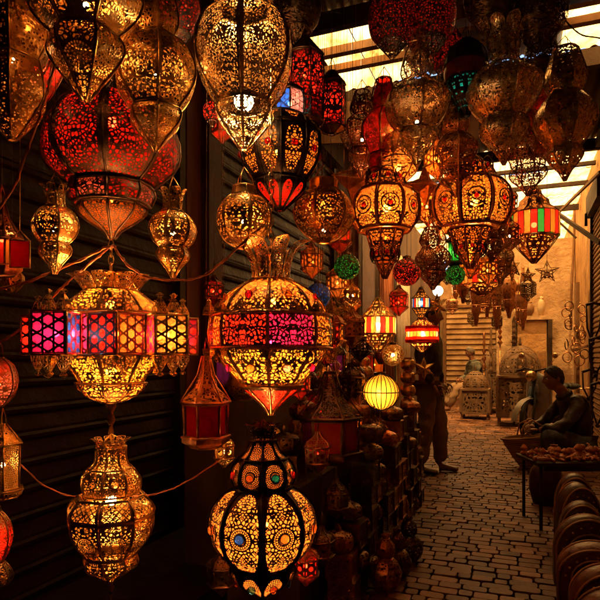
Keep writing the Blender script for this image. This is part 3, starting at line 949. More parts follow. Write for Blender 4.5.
# the long lit one with the boxes
def box_lantern():
    u, Y = 111, 1.9
    root = lantern('brightest gold lantern ringed with red, magenta, blue and yellow glass boxes', u, Y,
        [('dome', [(291, 27), (298, 37), (306, 46), (314, 53)], LIT, ['amber', 'yellow']),
         ('drum', [(315, 40), (335, 41), (354, 40)], STARP, ['red', 'orange', 'magenta']),
         ('taper', [(355, 52), (364, 44), (374, 36), (382, 31)], LIT, 'yellow'),
         ('foot', [(383, 35), (389, 33), (396, 24), (402, 10)], LIT, 'amber')],
        N=8, mkey='gold', light=[(305, 6, WARM), (336, 14, (1.0, 0.5, 0.16)), (372, 9, WARM)], rot=0.1, flat_amt=1.0, smooth=0,
        crown=(10, 290, 27, 276, 42, 20, dict(curl=0.0)), chain=(242, 'chain'), finial=(402, 446, 5))
    zb = root.location.z
    Z = lambda v: CAMH - (v - VH) / F * Y - zb
    px = Y / F
    ring = [(-121, 62, 16, -90, ['magenta', 'blue', 'red', 'red']), (-17, 63, 15.5, -60, ['yellow', 'red', 'red', 'magenta']), (-64, 42, 18, -118, ['red', 'orange', 'red', 'magenta']),
            (178, 68, 15, -98, ['red', 'red', 'magenta', 'red']), (30, 68, 15, -45, ['red', 'red', 'yellow', 'orange']), (66, 60, 15, 66, ['blue', 'red', 'yellow', 'red']),
            (140, 60, 15, 140, ['yellow', 'red', 'magenta', 'red']), (100, 58, 15, 100, ['red', 'orange', 'blue', 'red'])]
    for i, (deg, rp, hw, ori, ks) in enumerate(ring):
        a = R(deg)
        ob = R(ori) - PI / 4
        c = Vector((math.cos(a) * rp * px, math.sin(a) * rp * px, 0))
        w_ = hw * px
        prof = [(w_ * 1.414, Z(354)), (w_ * 1.414, Z(317))]
        mb = MB(); add_shell(mb, prof, 4, 2, 1.0, ob)
        mb.v = [tuple(Vector(p) + c) for p in mb.v]
        o = mb.build('side_box', pierced('shade_dim', **STARK), root)
        mb = MB(); add_shell(mb, [(w_ * 1.36, Z(354)), (w_ * 1.36, Z(317))], 4, 1, 1.0, ob, [0, 1, 2, 3])
        mb.v = [tuple(Vector(p) + c) for p in mb.v]
        mb.build('coloured_glass', [glass(k, .45) for k in ks], o)
        fr = MB()
        for k in range(4):
            b = ob + k * PI / 2
            q = c + Vector((math.cos(b), math.sin(b), 0)) * w_ * 1.43
            fr.tube([q + Vector((0, 0, Z(355))), q + Vector((0, 0, Z(316)))], 0.004, 5)
        for vv in (354.5, 316.5):
            fr.tube([c + Vector((math.cos(ob + k * PI / 2), math.sin(ob + k * PI / 2), 0)) * w_ * 1.43 + Vector((0, 0, Z(vv))) for k in range(4)], 0.004, 5, closed=True)
        fr.build('box_frame', metal('gold'), o)
        # little turrets above and below
        for sgn, v0 in ((-1, 316), (1, 355)):
            for e in (-.55, .55):
                off = Vector((-math.sin(R(ori)), math.cos(R(ori)), 0)) * e * w_ * .8
                tb = MB()
                pr = [(w_ * .50, Z(v0)), (w_ * .46, Z(v0 + sgn * 6)), (w_ * .24, Z(v0 + sgn * 13)), (w_ * .10, Z(v0 + sgn * 16)), (w_ * .26, Z(v0 + sgn * 19)), (w_ * .05, Z(v0 + sgn * 21))]
                add_shell(tb, pr, 6, 1, .6, 0)
                tb.v = [tuple(Vector(p) + c + off) for p in tb.v]
                tb.build('turret', pierced('gold', kind='arab', pitch=0.010, thr=0.08), o)
        lid = MB()
        for vv in (316, 355):
            vs = [c + Vector((math.cos(ob + k * PI / 2), math.sin(ob + k * PI / 2), 0)) * w_ * 1.40 + Vector((0, 0, Z(vv))) for k in range(4)]
            lid.add(vs, [(0, 1, 2, 3)], uc=[[(x.x, x.y) for x in vs]], up=[[(0, 0)] * 4])
        lid.build('lid', pierced('gold', kind='arab', pitch=0.012, thr=0.08), o)
        if i < 5:
            bulb(root, c + Vector((0, 0, Z(336))), 1.7, (1.0, 0.6, 0.28), 0.009)
    return root
box_lantern()
# gourd below it
lantern('gold gourd shaped lantern with black star cut-outs, hanging under the coloured box lantern', 111, 1.86,
        [('neck', [(446, 15), (456, 15), (463, 17), (468, 22)], ARF, None),
         ('upper_lobe', [(468, 22), (475, 28), (484, 30), (493, 27)], dict(ARF, hub=.011), None),
         ('shoulder', [(495, 32), (502, 40), (508, 43), (514, 42)], dict(kind='lattice', pitch=0.014, thr=0.12, mu=.8, mv=.8), None),
         ('body', [(515, 42), (524, 42), (536, 38), (546, 31), (553, 25)], dict(kind='rosette', pitch=0.0065, thr=0.13, hub=.012), None),
         ('foot', [(554, 25), (560, 27), (566, 25), (572, 16), (580, 5)], ARF, None)],
        N=8, mkey='gold', crown=(8, 447, 14, 438, 20, 10), chain=(434, 'chain'), finial=(578, 602, 4), rot=0.05, flat_amt=0.8, light=(500, 2.6, WARM))
# four small ones
for lb, u, v0, sc, li in (('small gold gourd lantern hanging left of the big red lantern\'s tip', 55, 186, 1.0, 1.0),
                          ('small gold gourd lantern with one bright pane, right of the big red lantern\'s tip', 173, 190, 0.98, 1.2)):
    lantern(lb, u, 1.82,
            [('neck', [(v0 + 8, 9), (v0 + 18, 9), (v0 + 22, 11)], ARF, None),
             ('body', [(v0 + 22, 11), (v0 + 28, 19), (v0 + 40, 23.5), (v0 + 52, 19), (v0 + 58, 12)], ARF, None),
             ('lower_lobe', [(v0 + 58, 13), (v0 + 63, 16), (v0 + 69, 15), (v0 + 78, 7), (v0 + 88, 1.5)], ARF, None)],
            N=6, mkey='gold', crown=(6, v0 + 18, 9, v0, 15, 8, dict(curl=.9)), chain=(None, 'wire'), light=(v0 + 44, li, WARM), group='small gourd lanterns')
lantern('round gold ball lantern with a short red topped collar, hanging right of the posts', 244, 1.95,
        [('collar', [(187, 11), (192, 12), (196, 13)], None, None),
         ('body', [(196, 13), (202, 22), (216, 28), (232, 25), (243, 16), (248, 6)], dict(kind='dots', pitch=0.0085, thr=0.42), None)],
        N=6, mkey='gold', chain=(None, 'wire'), light=(222, 1.6, WARM), flat_amt=.25)
lantern('round gold ball lantern with square collar, right of the tall plumed lantern', 324, 2.3,
        [('collar', [(181, 14), (190, 14)], None, None),
         ('body', [(190, 14), (196, 23), (212, 31), (228, 26), (238, 16), (243, 6)], dict(kind='dots', pitch=0.0085, thr=0.42), None)],
        N=6, mkey='brass', chain=(None, 'wire'), light=(230, 2.2, WARM), flat_amt=.25)
# oval-panel dark lantern
lantern('black lantern with glowing oval panels and red jewels, below the dazzling white gold one', 280, 2.15,
        [('upper_lobe', [(118, 22), (126, 36), (134, 40)], dict(kind='arab', pitch=0.012, thr=0.17, mu=.66, mv=.8, oval=True, mod=.1), 'amber'),
         ('body', [(135, 40), (148, 41), (164, 38), (176, 31), (182, 25)], dict(kind='arab', pitch=0.012, thr=0.17, mu=.68, mv=.86, oval=True, mod=.1), 'amber'),
         ('lower_lobe', [(183, 26), (190, 25), (200, 15), (211, 3)], dict(kind='arab', pitch=0.010, thr=0.08, mu=.7, mv=.8, oval=True), 'red')],
        N=10, mkey='black', chain=(None, 'chain'), light=(152, 6, WARM), rib=0.004, flat_amt=.3, jewels=[(156, 40, 3.4, ['red', 'red'])])
# plumed lit lantern
lantern('big glowing gold lantern with tall plumes and a red and purple band across its middle', 271, 1.95,
        [('dome', [(281, 21), (290, 37), (302, 50), (315, 56)], dict(LIT, hub=.0125), 'amber'),
         ('band', [(316, 60), (332, 62), (348, 60)], dict(metal='shade_dim', kind='arab', pitch=0.0125, thr=0.15, mu=.92, mv=.85, mod=.1), ['magenta', 'orange', 'cyan', 'red', 'red', 'purple', 'orange', 'red']),
         ('bowl', [(349, 56), (360, 50), (372, 40), (384, 30)], dict(LIT, hub=.014), 'yellow'),
         ('tip', [(385, 31), (392, 24), (400, 14), (408, 6), (415, 2)], dict(kind='arab', pitch=0.012, thr=0.12, mu=.8, mv=.7), 'red')],
        N=8, mkey='gold', crown=(8, 281, 20, 243, 44, 15, dict(curl=1.5, sep=True)), chain=(None, 'chain'), light=[(302, 9, WARM), (345, 20, (1.0, 0.44, 0.16)), (392, 1.5, WARM)],
        rot=-PI / 2, rib=0.005, flat_amt=.3, jewels=[(299, 47.5, 3.6, ['yellow', 'magenta']), (367, 44.5, 4.2, ['white', 'magenta', 'yellow', 'orange', 'blue', 'red', 'magenta', 'yellow'])], name='lantern')
# fringe of little cresting on the band is its own ring of turrets
def band_turrets():
    Y, u = 1.95, 271
    root = [o for o in COL.objects if o.get('label', '').startswith('big glowing gold lantern with tall')][0]
    zb = root.location.z
    Z = lambda v: CAMH - (v - VH) / F * Y - zb
    for k in range(16):
        a = -PI / 2 + k * PI / 8
        rr = 63 / F * Y
        for s_, v0 in ((-1, 315), (1, 349)):
            mb = MB()
            pr = [(0.022, Z(v0)), (0.019, Z(v0 + s_ * 5)), (0.008, Z(v0 + s_ * 9)), (0.010, Z(v0 + s_ * 11)), (0.001, Z(v0 + s_ * 14))]
            add_shell(mb, pr, 5, 1, .6, 0)
            mb.v = [(p[0] + rr * math.cos(a), p[1] + rr * math.sin(a), p[2]) for p in mb.v]
            mb.build('cresting', pierced('gold', kind='arab', pitch=0.010, thr=0.1), root)
band_turrets()
# dark jewel lantern bottom
MAN = dict(kind='rosette', pitch=0.0070, thr=0.13, mu=.84, mv=.95, oval=True, hub=.0155)
lantern('black ball lantern of glowing dotted rosettes with blue and yellow jewels, bottom centre left', 263, 1.9,
        [('neck', [(440, 12), (450, 16), (458, 24)], dict(kind='mandala', pitch=0.0065, thr=0.10, mu=.8, mv=.8, oval=True), 'amber'),
         ('upper_lobe', [(458, 24), (466, 30), (476, 32), (486, 28)], dict(kind='mandala', pitch=0.0058, thr=0.09, mu=.75, mv=.8, oval=True, hub=.0135), 'amber'),
         ('body', [(487, 28), (494, 40), (508, 51), (526, 54), (544, 49), (556, 39), (563, 29)], MAN, 'amber'),
         ('lower_lobe', [(564, 30), (572, 32), (581, 26), (590, 12), (597, 4)], dict(kind='mandala', pitch=0.0058, thr=0.12, mu=.8, mv=.8, oval=True, hub=.0125), 'amber')],
        N=8, mkey='black', crown=(8, 441, 12, 424, 20, 10, dict(curl=.6)), chain=(418, 'chain'), light=[(526, 14, (1, .42, .16)), (574, 2.4, (1, .45, .2)), (472, 1.1, (1, .45, .2))],
        rot=-PI / 2 + .05, rib=0.0045, flat_amt=.15, finial=(596, 612, 3),
        jewels=[(523, 54, 4.6, ['yellow', 'orange', 'red', 'green', 'yellow', 'red', 'orange', 'blue']), (473, 31.5, 4.0, ['teal', 'red', 'green', 'yellow', 'blue', 'orange', 'red', 'orange']), (580, 27, 3.7, ['orange', 'blue', 'red', 'green', 'yellow', 'red', 'orange', 'cyan'])])
# red glass house lantern hanging by the post
def house_lantern(label, u, Y, v0, v1, hw, metal_k, glasses, cat='lantern', group=None, light=None, N=6, rot=0.3, chain=(None, 'wire'), name='lantern'):
    H = v1 - v0
    return lantern(label, u, Y,
            [('roof', [(v0, hw * .16), (v0 + H * .12, hw * .2), (v0 + H * .2, hw * .34), (v0 + H * .34, hw * .5), (v0 + H * .46, hw * .95), (v0 + H * .50, hw * 1.02)], dict(kind='arab', pitch=0.012, thr=0.14), None),
             ('glass_case', [(v0 + H * .52, hw * .92), (v0 + H * .88, hw * .88)], dict(kind='star', pitch=0.30, thr=-1, mu=.86, mv=.9), glasses),
             ('base', [(v0 + H * .88, hw), (v0 + H * .94, hw * 1.0), (v0 + H, hw * .6)], None, None)],
            N=N, mkey=metal_k, light=light, rot=rot, flat_amt=1.0, smooth=0, chain=chain, rib=0.0035, cat=cat, group=group, name=name)
house_lantern('dark six sided lantern with plain red glass panes hanging beside the dark post', 206, 2.0, 357, 447, 24, 'copper', 'red')
house_lantern('large purple and crimson glass lantern with onion roof, standing dark right of the jewelled ball', 330, 2.6, 372, 462, 32, 'dark', ['purple', 'red'], rot=.9)
house_lantern('red paned house lantern cut by the left edge beside a small dark framed pane', 2, 1.9, 205, 275, 20, 'copper', ['red', 'orange'], light=(240, .25, WARM), rot=.1)
# red tall tubes, blue pane
lantern('tall red crackle glass tube lantern hanging right of the dazzling bulb', 305, 2.3,
        [('cap', [(38, 4), (48, 12), (56, 19)], None, None), ('tube', [(57, 18), (90, 19), (122, 18)], dict(kind='arab', pitch=0.016, thr=0.13, mu=.95, mv=.97, mod=.1), 'red'),
         ('base', [(123, 19), (128, 14), (134, 4)], None, None)],
        N=6, mkey='dark', chain=(None, 'wire'), light=(75, 1.3, (1, .4, .2)), flat_amt=.6)
lantern('narrower red crackle glass tube lantern behind the tall one', 332, 2.6,
        [('cap', [(72, 4), (78, 9), (84, 14)], None, None), ('tube', [(85, 13), (106, 14), (128, 13)], dict(kind='arab', pitch=0.016, thr=0.13, mu=.95, mv=.97, mod=.1), 'red'),
         ('base', [(129, 14), (134, 4)], None, None)],
        N=6, mkey='dark', chain=(None, 'wire'), light=(105, .7, (1, .5, .3)), flat_amt=.6)
lantern('small blue and pink glass lantern peeping out right of the dazzling bulb', 290, 2.2,
        [('cap', [(84, 4), (92, 14)], None, None), ('case', [(93, 15), (106, 17), (120, 15)], dict(kind='star', pitch=.02, thr=0.06, mu=.9, mv=.9), ['blue', 'pink', 'cyan']),
         ('base', [(121, 15), (130, 3)], None, None)],
        N=6, mkey='dark', chain=(None, 'wire'), light=(104, 1.0, (1, .8, .6)), flat_amt=1)

# ---- left edge, cut by the frame
lantern('bronze pierced lantern in the top left corner with a red glint', 12, 1.75,
        [('body', [(-30, 20), (0, 36), (40, 38), (62, 28)], dict(kind='dots', pitch=.010, thr=.38), None), ('lower_lobe', [(62, 28), (74, 32), (98, 34), (118, 22), (140, 4)], dict(kind='dots', pitch=.009, thr=.38), None)],
        N=6, mkey='brass', chain=(None, 'wire'), light=(60, .8, (1, .35, .12)))
lantern('teal and red mottled pierced lantern behind the corner one', 45, 2.0,
        [('body', [(-30, 18), (0, 28), (34, 27), (58, 12)], ARF, 'purple'), ('lower_lobe', [(58, 13), (70, 17), (84, 12), (100, 3)], ARF, 'red')],
        N=6, mkey='copper', chain=(None, 'wire'), light=(70, .8, (1, .4, .2)))
lantern('bronze ball lantern with a pink side cut by the left edge', -2, 1.9,
        [('body', [(358, 5), (366, 14), (382, 18), (396, 14), (406, 5)], ARF, 'pink')], N=8, mkey='copper', chain=(None, 'wire'), light=(384, .35, WARM))
lantern('gold box shaped pierced lantern with round rosettes at the left edge', 3, 1.9,
        [('roof', [(424, 3), (432, 9), (443, 19)], ARF, None), ('box', [(444, 17), (488, 16)], dict(kind='mandala', pitch=0.007, thr=.12), None), ('base', [(489, 20), (494, 19), (497, 14)], ARF, None)],
        N=6, mkey='brass', chain=(408, 'chain'), light=(465, .2, WARM), flat_amt=1, smooth=0)
lantern('gold ball lantern with red spots low at the left edge', -4, 1.9,
        [('body', [(512, 5), (522, 12), (538, 15), (554, 11), (562, 5)], ARF, 'red'), ('foot', [(563, 8), (572, 14), (582, 15), (586, 6)], ARF, None)], N=8, mkey='gold', chain=(500, 'chain'), light=(540, .4, WARM))
lantern('small pierced lantern hanging low behind the cut off house lantern', 12, 2.15,
        [('body', [(268, 4), (276, 11), (284, 10), (292, 3)], ARF, None)], N=6, mkey='brass', chain=(None, 'wire'))
def framed_pane():
    root = empty('tin_ornament', P(20, 254, 1.85), 0.25, 'small dark pane in a thin tin frame hanging by the left edge', 'ornament')
    mb = MB(); mb.box((0, 0, 0), (.055, .004, .085)); mb.build('pane', glass('red', .2), root)
    mb = MB(); mb.tube([(-.03, 0, -.045), (.03, 0, -.045), (.03, 0, .045), (-.03, 0, .045)], .003, 5, closed=True); mb.tube([(-.03, 0, .045), (0, 0, .08), (.03, 0, .045)], .002, 4)
    mb.tube([(0, 0, .08), (0, 0, 1.9)], .0015, 4)
    mb.build('frame', metal('brass'), root)
framed_pane()

# ---- right cluster of big unlit gourds
def gourd(label, u, Y, v, hw, mkey='silver', crown=None, N=6, pats=None, chain=(None, 'wire'), light=None, rot=None, ln=None, group=None, pat=ARB):
    """v = (top, neck bottom, body bottom, lower bottom), hw = (neck, body, lower)"""
    a, b, c, d = v
    h1, h2, h3 = hw
    return lantern(label, u, Y,
            [('neck', [(a, h1 * .6), (a + (b - a) * .35, h1 * .85), (a + (b - a) * .7, h1), (b, h1 * .72)], pat, ln),
             ('body', [(b, h1 * .75), (b + (c - b) * .25, h2 * .9), (b + (c - b) * .5, h2), (b + (c - b) * .78, h2 * .82), (c, h3 * .86)], pat, ln),
             ('lower_lobe', [(c, h3 * .86), (c + (d - c) * .18, h3), (c + (d - c) * .4, h3 * .86), (c + (d - c) * .7, h3 * .36), (d, 1)], pat, ln)],
            N=N, mkey=mkey, crown=crown, chain=chain, light=light, rot=rot, rib=0.0035, group=group, flat_amt=.5)
gourd('silver gourd lantern with a gold cap, left of the hanging right hand cluster', 417, 2.7, (45, 81, 131, 167), (17, 33, 20), 'silver', rot=.5, light=(122, 1.2, WARM), crown=(5, 47, 8, 33, 10, 9))
gourd('silver gourd lantern with a wide flared crown, centre of the right hand cluster', 504, 2.6, (58, 64, 119, 165), (15, 37, 24), 'silver', pat=dict(kind='rosette', pitch=.0095, thr=.16, mu=.9, mv=.97), crown=(8, 62, 15, 25, 27, 13, dict(curl=.8, sep=True)), rot=.52)
gourd('silver gourd lantern with narrow neck, rightmost of the hanging cluster', 565, 2.75, (50, 93, 148, 181), (20, 29, 17), 'silver', rot=.5, pat=dict(kind='dots', pitch=.0115, thr=.36, mu=.9, mv=.97))
gourd('gold and pink gourd lantern half hidden behind the gold capped silver one', 384, 2.95, (80, 110, 155, 190), (13, 23, 17), 'brass', light=(135, .8, (1, .35, .2)), ln='red')
gourd('dark gourd lantern below the flared crown one, tip pointing at the starry globe', 456, 2.85, (110, 135, 170, 197), (14, 22, 18), 'copper', rot=.4)
gourd('dark pierced gourd lantern hanging between the two right hand silver ones', 528, 2.95, (112, 132, 168, 196), (13, 21, 18), 'copper', rot=.5)
gourd('reddish gourd lantern wedged behind the two silver gourds', 546, 3.1, (70, 100, 140, 160), (14, 22, 15), 'copper', ln='red', light=(120, .15, (1, .3, .2)))
gourd('brown gourd lantern tucked under the skylight edge', 362, 3.1, (92, 116, 150, 178), (12, 22, 14), 'copper', light=(140, .5, (1, .4, .2)))
gourd('bronze gourd lantern whose lower lobe shows gold above the starry lamp', 398, 2.9, (118, 132, 160, 192), (10, 18, 20), 'brass', ln='amber', light=(168, 2.6, WARM))
gourd('dark gourd lantern between the gold capped one and the flared crown one', 452, 3.0, (78, 98, 128, 152), (12, 20, 14), 'dark', rot=.5)
gourd('brown bellied gourd lantern hanging right of the red crackle ball', 433, 3.0, (228, 247, 271, 290), (13, 17, 12), 'copper', pat=ARF)
gourd('brown gourd lantern with drooping lobe left of the coloured bar lantern', 492, 3.1, (196, 214, 240, 262), (11, 17, 13), 'copper', pat=ARF)
gourd('small bronze gourd lantern low behind the starry globe', 500, 3.4, (232, 248, 268, 284), (9, 13, 10), 'brass', pat=ARF)

# dark red crackle lanterns crowding the top
for lb, u, v, Y, hw, k in (
        ('dark crimson crackle glass lantern filling the top right of the skylight', 392, 20, 2.7, 24, 'red'),
        ('crimson crackle glass lantern above the silver gourd with the gold cap', 432, 16, 2.75, 24, 'red'),
        ('crimson crackle lantern right of the gold capped gourd\'s neck', 447, 52, 3.0, 18, 'red'),
        ('dark pierced globe lantern at the top edge above the flared crown', 490, -4, 2.6, 26, 'P'),
        ('dark pierced globe lantern at the top edge near the right skylight', 540, 10, 2.6, 27, 'P'),
        ('almost black pierced globe lantern right of the flared crown', 541, 54, 2.9, 16, 'P'),
        ('dark pierced globe lantern over the dazzling bulb lantern\'s right shoulder', 296, 5, 2.3, 26, 'P'),
        ('crimson crackle lantern behind the dull gold faceted one', 178, 12, 2.3, 22, 'red'),
        ('small red crackle lantern just right of the dark post', 212, 112, 2.5, 9, 'red'),
        ('small orange crackle lantern above the red glass tube', 292, 34, 2.5, 10, 'orange')):
    lantern(lb, u, Y, [('upper_cap', [(v - hw * 1.5, 3), (v - hw * 1.2, hw * .5), (v - hw, hw * .62)], ARF, None),
                       ('lower_cap', [(v + hw, hw * .6), (v + hw * 1.25, hw * .4), (v + hw * 1.6, 2)], ARF, None)], N=6, mkey='dark', chain=(None, 'wire'), name='globe_lantern')
    root = list(COL.objects)[-1]
    while root.parent: root = root.parent
    mb = MB()
    mb.lathe([(h / F * Y, CAMH - (vv - VH) / F * Y - root.location.z) for vv, h in spline([(v - hw, hw * .6), (v - hw * .6, hw * .9), (v, hw), (v + hw * .6, hw * .88), (v + hw, hw * .58)], 4)], 20)
    mb.build('globe', pierced('dark', kind='arab', pitch=.014, thr=.14, mod=.3) if k == 'P' else MAT['mosaic_' + k], root)
    if k != 'P': bulb(root, (0, 0, CAMH - (v - VH) / F * Y - root.location.z), 0.05 if k == 'P' else (.35 if u < 300 else .05), (1, .6, .3), .012)

# big dark globe with the red band
lantern('black glass globe with a shiny red band and teal dots, left of the flared crown', 466, 2.8,
        [('upper_lobe', [(40, 5), (48, 15), (58, 20), (66, 21)], None, None),
         ('lower_lobe', [(81, 20), (90, 18), (104, 10), (116, 3)], dict(kind='dots', pitch=0.015, thr=0.3), 'teal')],
        N=14, mkey='black', chain=(None, 'wire'), flat_amt=.1, light=(92, .25, (.9, .9, .7)))
root = [o for o in COL.objects if o.get('label', '').startswith('black glass globe')][0]
mb = MB(); mb.lathe([(20.8 / F * 2.8, CAMH - (66 - VH) / F * 2.8 - root.location.z), (21.6 / F * 2.8, CAMH - (74 - VH) / F * 2.8 - root.location.z), (20.6 / F * 2.8, CAMH - (81 - VH) / F * 2.8 - root.location.z)], 28)
mb.build('red_band', MAT['red_paint'], root)

# starry globes: ring of disc panels over a cone of petals
def star_globe(label, u, Y, vc, hw, glow, N=8, rot=0.0, cone=2.05):
    px = Y / F
    vb = vc + hw * cone
    zb = CAMH - (vb - VH) * px
    root = empty('globe_lantern', ((u - UC) * px, Y, zb), 0, label, 'lantern', 'starry globe lanterns')
    Z = lambda v: CAMH - (v - VH) * px - zb
    r = hw * px
    key = 'copper'
    wmat = pierced('dark', kind='arab', pitch=0.0150, thr=0.13, mu=.84, mv=.92, mod=.25)
    fr = MB()
    for nm, prof in (('upper_panels', [(r * .34, Z(vc - hw * 1.15)), (r * .56, Z(vc - hw * .95)), (r * .70, Z(vc - hw * .62))]),
                     ('middle_panels', [(r * .80, Z(vc - hw * .60)), (r * .99, Z(vc - hw * .36)), (r * 1.06, Z(vc)), (r * .99, Z(vc + hw * .34)), (r * .80, Z(vc + hw * .58))]),
                     ('lower_cone', [(r * .58, Z(vc + hw * .62)), (r * .46, Z(vc + hw * .62 + hw * (cone - .62) * .3)), (r * .28, Z(vc + hw * .62 + hw * (cone - .62) * .65)), (r * .05, Z(vb))])):
        pr = spline(prof, 4)
        mb = MB(); add_shell(mb, pr, N, 3, .6, rot)
        o = mb.build(nm, wmat, root)
        mb = MB(); add_shell(mb, [(max(.001, a - .012), z) for a, z in pr], N, 3, .6, rot, [0])
        mb.build('glass_liner', [glass('amber', .55)], o)
        add_ribs(fr, pr, N, .0065 if 'mid' in nm else .0045, rot, True, .6)
        # little red star at the heart of each panel
        mid = pr[len(pr) // 2]
        for g_ in range(N):
            an = rot + (g_ + .5) * 2 * PI / N
            q = Vector((math.cos(an), math.sin(an), .0)).to_track_quat('Z', 'X').to_matrix()
            rr = mid[0] * (1 - .6 * (1 - math.cos(PI / N))) + .003
            mb = MB(); mb.lathe([(.012, -.003), (.012, .002), (.001, .006)], 8, (0, 0, 0), 0, True, q)
            mb.tube([q @ Vector((.044 * math.cos(b), .044 * math.sin(b), 0)) for b in [2 * PI * k / 18 for k in range(18)]], .0032, 4, closed=True, mi=1)
            mb.tube([q @ Vector((.024 * math.cos(b), .024 * math.sin(b), 0)) for b in [2 * PI * k / 14 for k in range(14)]], .0022, 4, closed=True, mi=1)
            mb.build('glass_star', [glass('red', .4), metal('dark')], o, (rr * math.cos(an), rr * math.sin(an), mid[1]))
    fr.build('frame', metal(key), root)
    mb = MB(); mb.lathe([(.012, Z(vc - hw * 1.12) - .0), (r * .34, Z(vc - hw * 1.15)), (r * .2, Z(vc - hw * 1.3)), (.01, Z(vc - hw * 1.45))], 8)
    mb.tube([(0, 0, Z(vc - hw * 1.45)), (0, 0, ROOF - .06 - zb)], .001, 5)
    mb.build('cap', metal('brass'), root)
    bulb(root, (0, -r * .35, Z(vc)), glow, (1, .36, .07), .02)
    return root
star_globe('starry globe lantern of amber discs, left of the pair, with a bright bulb', 385, 2.9, 211, 33, 10, rot=-PI / 2 - PI / 8)
star_globe('starry globe lantern of amber discs, right and wider one of the pair', 470, 3.0, 206, 38, 12, rot=.25, cone=1.65)

# coloured bar lantern
def bar_lantern(label, u, Y, v0, v1, hw, cols, glow, tiers=True, mkey='copper'):
    H = v1 - v0
    px = Y / F
    zb = CAMH - (v1 - VH) * px
    root = empty('bar_lantern', ((u - UC) * px, Y, zb), 0, label, 'lantern')
    Z = lambda f_: H * px * (1 - f_)
    r = hw * px
    N = 24
    fr = MB()
    mb = MB()
    r0 = r
    pr = [(r * .985, Z(.66)), (r * .985, Z(.36))]
    add_shell(mb, pr, N, 1, 1, 0, list(range(len(cols))))
    mb.build('coloured_bars', [glass(c, .45) for c in cols], root)
    add_ribs(fr, pr, N, .0024, 0, True, 1)
    for nm, prof in (('upper_tier', [(r * .12, Z(0)), (r * .30, Z(.06)), (r * .34, Z(.12)), (r * .62, Z(.2)), (r * .66, Z(.27)), (r * .98, Z(.35))]),
                     ('lower_tier', [(r * .98, Z(.67)), (r * .66, Z(.74)), (r * .62, Z(.82)), (r * .36, Z(.9)), (r * .1, Z(1))])):
        mb = MB(); add_shell(mb, prof, 8, 2, .8, 0)
        o = mb.build(nm, pierced(mkey, kind='arab', pitch=.019, thr=.2, mod=.1), root)
        mb = MB(); add_shell(mb, [(a * .95, z) for a, z in prof], 8, 2, .8, 0); mb.build('glass_liner', glass('amber', .3), o)
        add_ribs(fr, prof, 8, .003, 0, True, .8)
    fr.build('frame', metal(mkey), root)
    mb = MB(); mb.tube([(0, 0, Z(0)), (0, 0, ROOF - .06 - zb)], .0012, 5); mb.build('chain', metal('dark'), root)
    bulb(root, (0, 0, Z(.5)), glow, (1, .62, .3), .018)
    return root
bar_lantern('lantern of red, green and yellow vertical glass bars in front of the pale wall', 534, 3.6, 187, 263, 24, ['red', 'green', 'orange', 'red', 'yellow', 'red', 'green', 'red', 'orange', 'red', 'amber'], 5)
bar_lantern('glowing lantern with white hot middle, yellow and red panes, left of the striped one', 378, 3.8, 298, 352, 18, ['red', 'yellow', 'white', 'red', 'yellow'], 9, mkey='brass')
bar_lantern('glowing lantern with red stripes above and below, in front of the standing man', 422, 4.3, 316, 352, 16, ['yellow', 'white', 'yellow', 'orange'], 10, mkey='redmetal')
bar_lantern('unlit grey lantern hanging directly over the red striped glowing one', 421, 4.1, 287, 319, 9, ['white', 'blue', 'red', 'white'], .05, mkey='dark')
# red rims on the striped one
root = [o for o in COL.objects if o.get('label', '').startswith('glowing lantern with red stripes')][0]
mb = MB()
for z in (.36, .66):
    zz = 36 * 4.3 / F * (1 - z)
    mb.lathe([(16.3 * 4.3 / F, zz - .022), (16.8 * 4.3 / F, zz), (16.3 * 4.3 / F, zz + .022)], 24)
mb.build('red_rim', glass('red', .1), root)

# wire caged ball lamp
def cage_ball(label, u, v, Y, hw, glow):
    px = Y / F; r = hw * px
    root = empty('cage_lantern', P(u, v + hw, Y), .3, label, 'lantern')
    c = Vector((0, 0, r))
    mb = MB(); mb.sphere(c, r * .97, 24, 16); mb.build('paper_globe', glass('yellow', .12), root)
    fr = MB()
    for k in range(22):
        a = 2 * PI * k / 22
        fr.tube([c + Vector((r * math.sin(t) * math.cos(a), r * math.sin(t) * math.sin(a), r * math.cos(t))) for t in [PI * j / 12 for j in range(13)]], .003, 4)
    for zz in (-.0,):
        fr.tube([c + Vector((r * math.cos(b), r * math.sin(b), 0)) for b in [2 * PI * k / 20 for k in range(20)]], .004, 4, closed=True)
    fr.build('wire_cage', metal('black'), root)
    mb = MB(); mb.tube([c + Vector((0, 0, r)), c + Vector((0, 0, ROOF - .06 - root.location.z - r))], .0012, 4); mb.build('chain', metal('dark'), root)
    bulb(root, c + Vector((-r * .35, -r * .5, 0)), glow * .45, (1, .46, .12), .02)
cage_ball('yellow glowing ball lamp in a cage of vertical wires, above the stack of pots', 381, 392, 3.7, 18, 7)
# crackle balls
def ball(label, u, v, Y, hw, m, glow=0):
    px = Y / F; r = hw * px
    root = empty('crackle_ball', P(u, v + hw, Y), 0, label, 'lantern')
    mb = MB(); mb.sphere((0, 0, r), r, 24, 16); mb.build('glass_ball', m, root)
    mb = MB(); mb.lathe([(r * .3, r * 1.92), (r * .32, r * 2.1), (.004, r * 2.2)], 10); mb.tube([(0, 0, r * 2.2), (0, 0, ROOF - .06 - root.location.z)], .0012, 4)
    mb.build('cap', metal('dark'), root)
    if glow: bulb(root, (0, 0, r), glow, (1, .6, .35), .012)
ball('bright red crackle glass ball hanging below the starry globes', 407, 272, 3.2, 14, MAT['mosaic_red'], 1.3)
ball('dark green crackle glass ball left of the bright red ball', 347, 267, 3.0, 13, MAT['mosaic_green'], .03)
ball('green crackle ball hanging under a green glass tube', 455, 275, 3.2, 10, MAT['mosaic_green'], .03)
